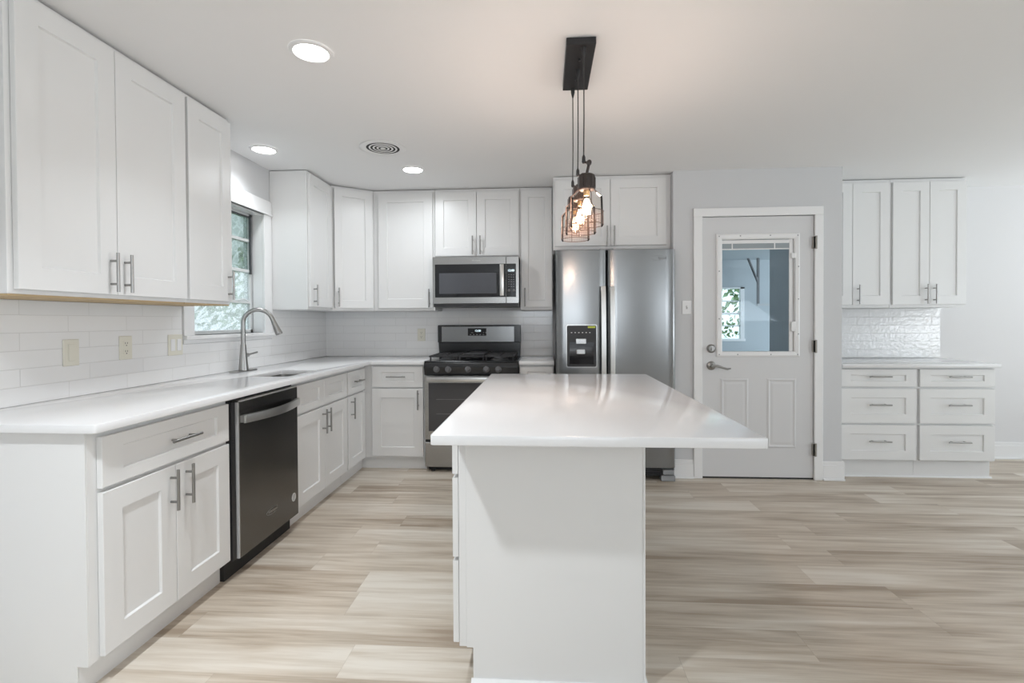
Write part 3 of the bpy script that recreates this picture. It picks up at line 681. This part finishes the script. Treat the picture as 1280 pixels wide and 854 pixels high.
# ------------------------------------------------------------------ microwave
MX0, MX1, MY = -0.958, -0.2115, 4.20
mw = thing('microwave', ((MX0+MX1)/2, 4.4, 1.366), 'stainless over-the-range microwave with black glass door hung above the gas range', 'microwave')
MB().box(MX0+0.004, MX1-0.004, MY+0.03, YB-0.0005-0.009, 1.366, 1.792).build('body', GREYMET, mw)
mb = MB(); mb.box(MX0+0.008, MX1-0.008, MY+0.004, MY+0.0295, 1.368, 1.392); mb.build('vent_grille', BLACKM, mw)
XS = -0.322
f1 = MB().box(MX0, XS-0.001, MY, MY+0.0295, 1.393, 1.794).build('door', STEELH, mw, bevel=0.003)
f2 = MB().box(XS+0.001, MX1, MY, MY+0.0295, 1.393, 1.794).build('control_side', STEELH, mw, bevel=0.003)
MB().box(MX0+0.022, XS-0.002, MY-0.004, MY-0.0002, 1.447, 1.731).build('door_glass', BGLASS, f1, bevel=0.001)
MB().box(-0.900, -0.405, MY-0.0052, MY-0.0042, 1.478, 1.655).build('mesh_window', pm('mesh_screen_glass', (0.085, 0.088, 0.10), 0.10), f1)
mb = MB(); mb.box(-0.374, -0.338, MY-0.040, MY-0.020, 1.456, 1.724)
for z in (1.475, 1.705): mb.box(-0.366, -0.346, MY-0.021, MY-0.0042, z-0.01, z+0.01)
mb.build('handle', BRIGHT, f1, bevel=0.005, seg=2)
MB().box(XS+0.004, MX1-0.026, MY-0.004, MY-0.0002, 1.447, 1.731).build('control_glass', BGLASS, f2, bevel=0.001)
mb = MB(); text_mesh(mb, '12:00', 0.026, lambda a, b: (-0.280+a, MY-0.0046, 1.672+b)); mb.build('clock_digits', DISPLAY, f2, smooth=False)
mb = MB()
for r in range(6):
    for q in range(3): mb.box(-0.303+q*0.020, -0.292+q*0.020, MY-0.0047, MY-0.0042, 1.635-r*0.020, 1.638-r*0.020)
mb.build('keypad_print', GREYPL, f2)
mb = MB()
for x in (-0.297, -0.257): mb.lathe([(0.012, 0), (0.012, 0.002), (0.009, 0.003), (0, 0.003)], (x, MY-0.0042, 1.503), (0, -1, 0), 18)
mb.build('round_button', GREYMET, f2)
mb = MB(); text_mesh(mb, 'Whirlpool', 0.017, lambda a, b: (-0.578+a, MY-0.0006, 1.762+b)); mb.build('badge_lettering', BRIGHT, f1, smooth=False)

# ------------------------------------------------------------------ refrigerator
FY = 3.835
fr_ = thing('refrigerator', (0.545, 4.2, 0), 'side-by-side stainless refrigerator with black ice dispenser in its left door', 'refrigerator')
MB().box(0.098, 0.992, FY+0.085, 4.60, 0.03, 1.775).build('body', GREYMET, fr_, bevel=0.004)
def fdoor(x0, x1):
    mb = MB(); pts = []
    n = 8
    pts = [(x0+0.002, FY+0.078), (x0, FY+0.018), (x0+0.006, FY+0.006)] + [(x0+0.018+(x1-x0-0.036)*k/n, FY-0.006*math.sin(math.pi*k/n)) for k in range(n+1)] + [(x1-0.006, FY+0.006), (x1, FY+0.018), (x1-0.002, FY+0.078)]
    mb.prism(pts, 0.107, 1.786, lambda a, b, h: (a, b, h)); return mb
f1 = fdoor(0.090, 0.479).build('freezer_door', STEEL, fr_, bevel=0.002)
f2 = fdoor(0.487, 1.000).build('refrigerator_door', STEEL, fr_, bevel=0.002)
def fhandle(x0, x1, par):
    mb = MB(); n = 20; rings = []
    for k in range(n+1):
        u = k/n; z = 0.54 + u*0.965; b = FY-0.03-0.028*math.sin(math.pi*u)**0.7
        rings.append([(x0, b+0.012, z), (x0+0.002, b, z), (x1-0.002, b, z), (x1, b+0.012, z)])
    mb.ring_loft(rings)
    for z in (0.56, 1.485): mb.box(x0+0.004, x1-0.004, FY-0.024, FY+0.004, z-0.018, z+0.018)
    mb.build('handle', BRIGHT, par, bevel=0.001, label='flat pale steel handle')
fhandle(0.434, 0.472, f1); fhandle(0.502, 0.540, f2)
def rrz(x0, x1, z0, z1, r): return rrect(x0, x1, z0, z1, r, 4)
mb = MB(); o_ = rrz(0.168, 0.408, 0.878, 1.212, 0.014); i_ = rrz(0.176, 0.400, 0.886, 1.204, 0.012)
mb.ring_loft([[(a, FY-0.003, b) for a, b in o_], [(a, FY-0.009, b) for a, b in o_], [(a, FY-0.009, b) for a, b in i_], [(a, FY-0.004, b) for a, b in i_]], cap0=False, cap1=False)
mb.build('dispenser_bezel', STEELH, f1)
mb = MB(); mb.ring_loft([[(a, FY-0.004, b) for a, b in i_], [(a, FY-0.0075, b) for a, b in i_]]); mb.build('dispenser_panel', BLACKM, f1)
mb = MB(); mb.box(0.195, 0.382, FY-0.0085, FY-0.0076, 0.905, 1.075); mb.build('dispenser_recess', BGLASS, f1)
for (a, b, c_, d_) in ((0.243, 0.322, 1.061, 1.104), (0.248, 0.313, 0.982, 1.022)):
    mb = MB(); mb.box(a, b, FY-0.020, FY-0.0087, c_, d_); mb.build('dispenser_paddle', STEELH, f1, bevel=0.004)
MB().box(0.336, 0.393, FY-0.0086, FY-0.0077, 1.184, 1.199).build('energy_label', YELLOW, f1, label='yellow label on the dispenser')
mb = MB()
for k in range(6): mb.box(0.206+k*0.028, 0.216+k*0.028, FY-0.0082, FY-0.0077, 1.147, 1.152)
mb.build('dispenser_icons', WPLAST, f1)
mb = MB(); text_mesh(mb, 'Whirlpool', 0.030, lambda a, b: (0.870+a, FY-0.0042, 1.717+b)); mb.build('badge_lettering', GREYMET, f2, smooth=False)
mb = MB(); mb.tube([(0.868+0.07*math.cos(t*0.25), FY-0.0044, 1.717+0.017*math.sin(t*0.25)) for t in range(4, 22)], 0.0008, 6); mb.build('badge_ring', GREYMET, f2)
mb = MB(); mb.box(0.105, 0.90, FY+0.03, FY+0.08, 0.038, 0.098)
for k in range(3): mb.box(0.108, 0.89, FY+0.022, FY+0.03, 0.046+k*0.017, 0.054+k*0.017)
mb.build('base_grille', BLACKM, fr_)
for x in (0.10, 0.895):
    mb = MB(); mb.box(x, x+0.105, FY+0.006, FY+0.08, 0.003, 0.045); mb.box(x+0.012, x+0.095, FY+0.001, FY+0.06, 0.055, 0.09); mb.cyl((x+0.02, FY+0.05, 0.0155), (x+0.09, FY+0.05, 0.0155), 0.015)
    mb.build('roller_foot', GREYPL, fr_, bevel=0.003)
mb = MB(); mb.box(0.43, 0.535, FY+0.012, FY+0.075, 1.7865, 1.796); mb.build('hinge_cover', GREYPL, fr_)

# ------------------------------------------------------------------ wall cabinets
FU = LEFT(-1.789); UD = 0.315
c = thing('wall_cabinet', (-1.94, 1.93, 1.345), 'large white two-door wall cabinet nearest on the left, above the outlets', 'cabinet')
wall_body(FU, c, 1.547, 2.3745, UD, raw=True)
d = shaker(FU, c, 'door', 1.566, 1.9600, 1.361, 2.383, 0.080); pull(FU, d, 1.927, 1.452)
d = shaker(FU, c, 'door', 1.9625, 2.367, 1.361, 2.383, 0.080); pull(FU, d, 1.996, 1.452)
c = thing('wall_cabinet', (-1.94, 2.54, 1.345), 'white one-door wall cabinet between the large left cabinet and the window', 'cabinet')
wall_body(FU, c, 2.3755, 2.7315, UD, raw=True)
d = shaker(FU, c, 'door', 2.386, 2.7265, 1.361, 2.383, 0.080); pull(FU, d, 2.690, 1.452)
c = thing('wall_cabinet', (-1.94, 3.85, 1.345), 'narrow white wall cabinet just past the window, its blank side facing the sink window', 'cabinet')
wall_body(FU, c, 3.676, 4.0845, UD)
d = shaker(FU, c, 'door', 3.688, 4.076, 1.361, 2.383, 0.072); pull(FU, d, 3.735, 1.452)
# diagonal corner cabinet
PA, PB = Vector((-1.789, 4.086, 0)), Vector((-1.503, 4.300, 0))
du = (PB-PA).normalized(); dn = Vector((du.y, -du.x, 0)); FD = Frame(PA, du, dn); LD = (PB-PA).length
c = thing('corner_wall_cabinet', (-1.80, 4.33, 1.345), 'white diagonal wall cabinet filling the corner, door angled across it', 'cabinet')
q = 0.0215
pa, pb = PA - dn*q, PB - dn*q
poly = [(pa.x, pa.y), (pb.x, pb.y), (pb.x, YB-0.001), (XL+0.001, YB-0.001), (XL+0.001, pa.y)]
mb = MB(); mb.prism([(a, b if i else b+0.0) for i, (a, b) in enumerate(poly)], 1.345, 2.404, lambda a, b, h: (a, b, h)); mb.build('body', WHITE, c)
mb = MB(); mb.prism([(a*0.995-0.01, b*0.999+0.004) for a, b in poly[:2]] + [(pb.x-0.01, YB-0.004), (XL+0.004, YB-0.004), (XL+0.004, pa.y+0.006)], 1.338, 1.3448, lambda a, b, h: (a, b, h)); mb.build('underside_panel', WHITE, c)
d = shaker(FD, c, 'door', 0.016, LD-0.014, 1.361, 2.383, 0.064); pull(FD, d, 0.045, 1.452)
FBU = BACK(4.300)
c = thing('wall_cabinet', (-1.23, 4.46, 1.345), 'wide white one-door wall cabinet immediately left of the microwave', 'cabinet')
wall_body(FBU, c, -1.5145, -0.9625, 0.329)
d = shaker(FBU, c, 'door', -1.468, -0.978, 1.361, 2.378, 0.080); pull(FBU, d, -1.008, 1.447)
c = thing('wall_cabinet', (-0.585, 4.46, 1.80), 'short white two-door wall cabinet directly above the microwave', 'cabinet')
wall_body(FBU, c, -0.9605, -0.2095, 0.329, 1.802)
d = shaker(FBU, c, 'door', -0.952, -0.589, 1.815, 2.378, 0.072); pull(FBU, d, -0.620, 1.905)
d = shaker(FBU, c, 'door', -0.585, -0.218, 1.815, 2.378, 0.072); pull(FBU, d, -0.553, 1.905)
c = thing('wall_cabinet', (-0.065, 4.46, 1.345), 'narrow white one-door wall cabinet between the microwave and the refrigerator', 'cabinet')
wall_body(FBU, c, -0.2075, 0.0755, 0.329)
d = shaker(FBU, c, 'door', -0.196, 0.070, 1.361, 2.378, 0.060); pull(FBU, d, -0.165, 1.447)
FAF = BACK(4.000)
c = thing('wall_cabinet', (0.54, 4.3, 1.83), 'deep white two-door cabinet above the refrigerator', 'cabinet')
wall_body(FAF, c, 0.0775, 1.0105, 0.628, 1.822)
d = shaker(FAF, c, 'door', 0.092, 0.531, 1.843, 2.372, 0.070); pull(FAF, d, 0.505, 1.915)
d = shaker(FAF, c, 'door', 0.535, 0.972, 1.843, 2.372, 0.070); pull(FAF, d, 0.562, 1.915)

# right recess
c = thing('wall_cabinet', (2.58, 4.46, 1.345), 'white wall cabinet partly hidden behind the entry wall corner, left of the recess pair', 'cabinet')
wall_body(FBU, c, 2.302, 2.8785, 0.329)
shaker(FBU, c, 'door', 2.305, 2.570, 1.361, 2.374, 0.075)
d = shaker(FBU, c, 'door', 2.573, 2.869, 1.361, 2.374, 0.075); pull(FBU, d, 2.613, 1.447)
c = thing('wall_cabinet', (3.16, 4.46, 1.345), 'white two-door wall cabinet farthest right, above the recess tile', 'cabinet')
wall_body(FBU, c, 2.8805, 3.476, 0.329)
d = shaker(FBU, c, 'door', 2.893, 3.181, 1.361, 2.374, 0.072); pull(FBU, d, 3.151, 1.447)
d = shaker(FBU, c, 'door', 3.184, 3.471, 1.361, 2.374, 0.072); pull(FBU, d, 3.217, 1.447)
FR = BACK(4.000)
def drawer_unit(a0, a1, label, d0_, d1_):
    c = thing('drawer_cabinet', ((a0+a1)/2, 4.3, 0), label, 'cabinet')
    base_body(FR, c, a0, a1, 0.628, 0.865, 0.138, 0.055)
    am = (d0_+d1_)/2
    for z0, z1 in ((0.716, 0.852), (0.432, 0.700), (0.146, 0.417)):
        d = shaker(FR, c, 'drawer', d0_, d1_, z0, z1, 0.078, 0.044 if z1 > 0.8 else 0.070); pull(FR, d, am, (z0+z1)/2+0.012, False)
drawer_unit(2.303, 2.8855, 'white three-drawer base cabinet beside the entry wall corner, left of its twin', 2.306, 2.872)
drawer_unit(2.8865, 3.452, 'white three-drawer base cabinet at the free right end of the recess', 2.896, 3.444)
mb = MB()
mb.prism([(4.0545, 0.0), (4.0425, 0.0), (4.0445, 0.008), (4.0545, 0.013)], 2.304, 3.463, lambda a, b, h: (h, a, b)); struct('trim_9', mb, TRIM)
slab('countertop', [(2.3015, 3.968), (3.462, 3.968), (3.462, YB-0.0095), (2.3015, YB-0.0095)], None, 0.866, 0.896, 'white quartz countertop over the drawers in the right recess')

# ------------------------------------------------------------------ island
isl = thing('kitchen_island', (0.02, 2.34, 0), 'white island cabinet with plain end panel standing in the middle of the floor', 'island')
IX0, IX1, IY0, IY1 = -0.294, 0.335, 1.652, 3.02
FI = Frame((-0.316, 0, 0), (0, 1, 0), (-1, 0, 0))
MB().box(IX0, IX1-0.008, IY0+0.006, IY1, 0.125, 0.8835).build('body', WHITE, isl, bevel=0.001)
MB().box(IX0+0.055, IX1-0.010, IY0+0.007, IY1-0.002, 0.0, 0.1248).build('toe_kick', WHITE, isl)
mb = MB(); mb.prism([(IX0+0.026, 0.125), (IX0+0.048, 0.125), (IX0+0.048, 0.0), (IX1-0.0079, 0.0), (IX1-0.0079, 0.8835), (IX0+0.026, 0.8835)], IY0, IY0+0.0058, lambda a, b, h: (a, h, b)); mb.build('end_panel', WHITE, isl, bevel=0.001)
MB().box(IX1-0.0078, IX1, IY0-0.002, IY1, 0.0, 0.8835).build('back_panel', WHITE, isl, bevel=0.002)
mb = MB(); mb.prism([(IY0-0.0005, 0.0), (IY0-0.016, 0.0), (IY0-0.014, 0.012), (IY0-0.004, 0.022), (IY0-0.0005, 0.022)], IX0+0.042, IX1+0.010, lambda a, b, h: (h, a, b))
mb.prism([(IX1+0.0005, 0.0), (IX1+0.014, 0.0), (IX1+0.012, 0.012), (IX1+0.003, 0.022), (IX1+0.0005, 0.022)], IY0-0.016, IY1, lambda a, b, h: (a, h, b)); mb.build('shoe_moulding', TRIM, isl)
for z0, z1 in ((0.718, 0.872), (0.432, 0.704), (0.136, 0.418)):
    d = shaker(FI, isl, 'drawer', 1.662, 2.42, z0, z1, 0.07, 0.044 if z1 > 0.8 else 0.065); pull(FI, d, 2.041, (z0+z1)/2, False)
for a0, a1, h in ((2.426, 2.716, 2.69), (2.720, 3.01, 2.75)):
    d = shaker(FI, isl, 'drawer', a0, a1, 0.718, 0.872, 0.07, 0.044); pull(FI, d, (a0+a1)/2, 0.795, False)
    d = shaker(FI, isl, 'door', a0, a1, 0.136, 0.704, 0.07); pull(FI, d, h, 0.60)
slab('countertop', rrect(-0.329, 0.6195, 1.390, 3.048, 0.010, 3), None, 0.8845, 0.914, 'white quartz island countertop overhanging its base at the near and right sides', bev=0.003)

# ------------------------------------------------------------------ outlets and switches
def plate(parent, fr, a, z, w_, h_, mat):
    mb = MB(); fr.box(mb, a-w_/2, a+w_/2, 0.0003, 0.006, z-h_/2, z+h_/2); return mb.build('cover_plate', mat, parent, bevel=0.002)
FT = LEFT(XL+0.009)
t = thing('wall_plate', (XL+0.009, 2.046, 1.055), 'blank almond cover plate on the left backsplash, nearest of three', 'wall plate')
plate(t, FT, 2.046, 1.112, 0.075, 0.118, ALMOND)
mb = MB(); FT.box(mb, 2.030, 2.062, 0.006, 0.009, 1.075, 1.150); mb.build('rocker', ALMOND, t, bevel=0.002)
def duplex(t, fr, a, z, mat, slots):
    for s in (-0.02, 0.02):
        mb = MB(); pts = rrect(a-0.017, a+0.017, z+s-0.015, z+s+0.015, 0.008, 4)
        mb.ring_loft([[fr(p, 0.0055, q_) for p, q_ in pts], [fr(p, 0.008, q_) for p, q_ in pts]]); mb.build('receptacle', mat, t)
        mb = MB()
        for g_ in (-0.006, 0.006): fr.box(mb, a+g_-0.0012, a+g_+0.0012, 0.008, 0.0084, z+s-0.001, z+s+0.008)
        mb.cyl(fr(a, 0.008, z+s-0.008), fr(a, 0.0084, z+s-0.008), 0.003, seg=8); mb.build('slot', slots, t)
t = thing('wall_outlet', (XL+0.009, 2.333, 1.06), 'almond duplex outlet with dark slots on the left backsplash', 'outlet')
plate(t, FT, 2.333, 1.118, 0.075, 0.118, ALMOND); duplex(t, FT, 2.333, 1.118, ALMOND, BLACKM)
t = thing('light_switch', (XL+0.009, 2.675, 1.06), 'pale double switch plate on the backsplash beside the window', 'switch')
plate(t, FT, 2.668, 1.116, 0.11, 0.118, ALMOND)
for s in (-0.024, 0.024): mb = MB(); FT.box(mb, 2.668+s-0.016, 2.668+s+0.016, 0.006, 0.009, 1.083, 1.149); mb.build('rocker', WPLAST, t, bevel=0.002)
FT2 = BACK(YB-0.009)
t = thing('wall_outlet', (-1.16, YB-0.009, 1.06), 'almond duplex outlet on the back wall tile left of the range', 'outlet')
plate(t, FT2, -1.164, 1.115, 0.075, 0.118, ALMOND); duplex(t, FT2, -1.164, 1.115, ALMOND, BLACKM)
FE = BACK(YD)
t = thing('light_switch', (1.114, YD, 1.288), 'white toggle switch plate on the wall between refrigerator and door', 'switch')
plate(t, FE, 1.114, 1.341, 0.070, 0.106, WPLAST)
mb = MB(); mb.cyl(FE(1.114, 0.006, 1.341), FE(1.114, 0.018, 1.348), 0.005, 0.004); mb.build('toggle', WPLAST, t)
mb = MB(); FE.box(mb, 1.107, 1.121, 0.006, 0.0064, 1.327, 1.355); mb.build('toggle_slot', SILVEREDGE, t)
t = thing('wall_vent', (1.10, YD, 0.23), 'pale grey vent plate low on the wall between refrigerator and door', 'vent')
mb = MB(); FE.box(mb, 1.060, 1.155, 0.0003, 0.006, 0.235, 0.34); mb.build('vent_frame', SILVEREDGE, t, bevel=0.001)
mb = MB()
for k in range(6): FE.box(mb, 1.068, 1.147, 0.006, 0.008, 0.243+k*0.016, 0.251+k*0.016)
mb.build('louvers', WPLAST, t)

# ------------------------------------------------------------------ ceiling fittings
def downlight(x, y, label, power=CAN_POWER, spread=118):
    t = thing('recessed_light', (x, y, ZC-0.012), label, 'light', )
    mb = MB(); mb.lathe([(0.070, -0.004), (0.074, -0.010), (0.088, -0.006), (0.092, -0.0005)], (x, y, ZC), cap=False); mb.build('trim_ring', WPLAST, t)
    mb = MB(); mb.lathe([(0.0, -0.0065), (0.069, -0.0065), (0.069, -0.001), (0.0, -0.001)], (x, y, ZC), cap=False); mb.build('lens', LENS, t, label='glowing white lens')
    l = area('downlight_glow', (x, y, ZC-0.013), (0, 0, 0), 0.13, 0.13, power, (0.90, 0.955, 1.0), 'DISK', spread)
downlight(-0.996, 2.074, 'lit recessed ceiling light over the aisle beside the large two-door wall cabinet')
downlight(-1.880, 3.222, 'lit recessed ceiling light above the sink by the window', 1.8)
downlight(-0.999, 3.736, 'lit recessed ceiling light in front of the cabinet left of the microwave', 4.4, 168)
downlight(-1.0, 0.465, 'lit recessed ceiling light farthest from the range, before the end of the left counter', 15.0)
t = thing('ceiling_vent', (-1.075, 3.264, ZC-0.03), 'round white ceiling air vent with concentric rings', 'vent')
mb = MB(); mb.lathe([(0.152, -0.0005), (0.154, -0.004), (0.148, -0.007), (0.118, -0.0075), (0.110, -0.004), (0.110, -0.0022)], (-1.075, 3.264, ZC), cap=False); mb.build('outer_ring', WPLAST, t)
mb = MB(); mb.cyl((-1.075, 3.264, ZC-0.002), (-1.075, 3.264, ZC-0.0005), 0.112, seg=32); mb.build('shaded_throat_disc', RUBBER, t)  # flat black disc; the shade inside the vent is put into its colour
for r in (0.094, 0.068, 0.043):
    mb = MB(); mb.lathe([(r, -0.0032), (r-0.003, -0.0050), (r-0.012, -0.0046), (r-0.012, -0.0034)], (-1.075, 3.264, ZC), cap=False); mb.build('louver_ring', WPLAST, t)
mb = MB(); mb.lathe([(0.016, -0.0028), (0.018, -0.0046), (0.0, -0.007)], (-1.075, 3.264, ZC)); mb.build('center_cone', WPLAST, t)

# pendant fixture
pf = thing('pendant_light', (0.160, 2.257, ZC-0.03), 'three-light pendant with wire cages hanging from a black bar above the island', 'pendant light')
MB().box(0.098, 0.220, 2.052, 2.462, ZC-0.030, ZC-0.0005).build('canopy', BLACKM, pf, bevel=0.002)
mb = MB()
for (x, y) in ((0.160, 2.17), (0.160, 2.355)): mb.lathe([(0.006, -0.0305), (0.006, -0.040), (0.0, -0.042)], (x, y, ZC))
mb.build('canopy_screw', BLACKM, pf)
for (px, py) in ((0.171, 2.078), (0.159, 2.262), (0.1465, 2.446)):
    zj = 1.905; cx = px+0.010                         # cord joint height, socket axis
    mb = MB(); mb.lathe([(0.010, -0.0305), (0.009, -0.050), (0.003, -0.075)], (px, py, ZC), seg=14); mb.tube([(px, py, ZC-0.06), (px, py, 2.1), (px-0.002, py, zj+0.02)], 0.0024, 8)
    mb.lathe([(0.0028, 0.03), (0.007, 0.02), (0.008, 0.0), (0.005, -0.006)], (px-0.002, py, zj), seg=12); mb.build('cord', BLACKM, pf)
    sk_ = MB(); zt_ = 1.848
    sk_.lathe([(0.0, zt_+0.004), (0.029, zt_+0.004), (0.034, zt_), (0.035, zt_-0.006), (0.035, zt_-0.058), (0.032, zt_-0.062), (0.0, zt_-0.062)], (cx, py, 0), seg=24)
    for k in range(12):
        a = 2*math.pi*k/12; sk_.cyl((cx+0.0355*math.cos(a), py+0.0355*math.sin(a), zt_-0.052), (cx+0.0355*math.cos(a), py+0.0355*math.sin(a), zt_-0.008), 0.0022, seg=6)
    sk_ = sk_.build('lamp_socket', SOCKET, pf)
    mb = MB(); mb.cyl((px-0.002, py, zj), (px+0.022, py-0.002, zj-0.006), 0.005); mb.lathe([(0.0, -0.010), (0.010, -0.008), (0.011, 0.008), (0.0, 0.010)], (px+0.020, py-0.006, zj-0.005), (0, 1, 0), 14); mb.tube([(px+0.020, py, zj-0.008), (cx+0.004, py, zj-0.035), (cx, py, zt_+0.003)], 0.006, 10)
    mb.build('swivel_joint', SOCKET, sk_)
    zs, zr0, zr1 = 1.758, 1.690, 1.648
    mb = MB(); mb.lathe([(0.034, zt_-0.060), (0.065, zs), (0.0665, zr0), (0.0665, zr1-0.012)], (cx, py, 0), seg=32, cap=False); mb.build('glass_shade', PENDGLASS, sk_)
    mb = MB()
    for k in range(4):
        a = math.pi/4*0.25 + k*math.pi/2; ca, sa = math.cos(a), math.sin(a)
        mb.tube([(cx+r*ca, py+r*sa, z) for r, z in ((0.036, zt_-0.050), (0.037, zt_-0.062), (0.0675, zs), (0.0688, zr0), (0.0695, zr1-0.006))], 0.0016, 6)
    for z in (zr0+0.006, zr1-0.006):
        mb.tube([(cx+0.0695*math.cos(2*math.pi*k/36), py+0.0695*math.sin(2*math.pi*k/36), z) for k in range(37)], 0.0015, 6)
    for k in range(36):
        a = 2*math.pi*k/36
        mb.cyl((cx+0.0695*math.cos(a), py+0.0695*math.sin(a), zr1-0.006), (cx+0.0695*math.cos(a), py+0.0695*math.sin(a), zr0+0.006), 0.0004, seg=4)
    for z in (1.655, 1.666, 1.677, 1.688): mb.tube([(cx+0.0695*math.cos(2*math.pi*k/36), py+0.0695*math.sin(2*math.pi*k/36), z) for k in range(37)], 0.0004, 4)
    mb.build('wire_cage', LITBRONZE, sk_)
    mb = MB(); mb.lathe([(0.013, zt_-0.063), (0.013, zt_-0.082), (0.012, zt_-0.084)], (cx, py, 0), seg=18); mb.build('bulb_cap', pm('brass_cap', (0.55, 0.38, 0.2), 0.35, 0.9), sk_)
    mb = MB(); mb.lathe([(0.012, zt_-0.084), (0.020, zt_-0.105), (0.029, zt_-0.130), (0.030, zt_-0.145), (0.022, zt_-0.165), (0.010, zt_-0.175), (0.0, zt_-0.177)], (cx, py, 0), seg=22); mb.build('bulb', PENDGLASS, sk_)
    mb = MB(); mb.lathe([(0.0, zt_-0.094), (0.009, zt_-0.098), (0.018, zt_-0.125), (0.019, zt_-0.145), (0.012, zt_-0.160), (0.0, zt_-0.166)], (cx, py, 0), seg=14); mb.build('filament', BULB, sk_)
    pl = bpy.data.lights.new('pendant_glow', 'POINT'); pl.energy = BULB_POWER; pl.color = (1.0, 0.79, 0.67); pl.shadow_soft_size = 0.034
    po = bpy.data.objects.new('pendant_glow', pl); po.location = (cx, py, zt_-0.135); COL.objects.link(po)

# repeats share a group
GROUPS = {'recessed_light': 'recessed ceiling lights', 'drawer_cabinet': 'drawer cabinets in the right recess', 'wall_cabinet': 'white wall cabinets',
          'base_cabinet': 'white base cabinets', 'countertop': 'white quartz countertops', 'wall_outlet': 'almond wall outlets', 'light_switch': 'light switches'}
for o in bpy.data.objects:
    if o.parent is None and o.name.split('.')[0] in GROUPS: o['group'] = GROUPS[o.name.split('.')[0]]
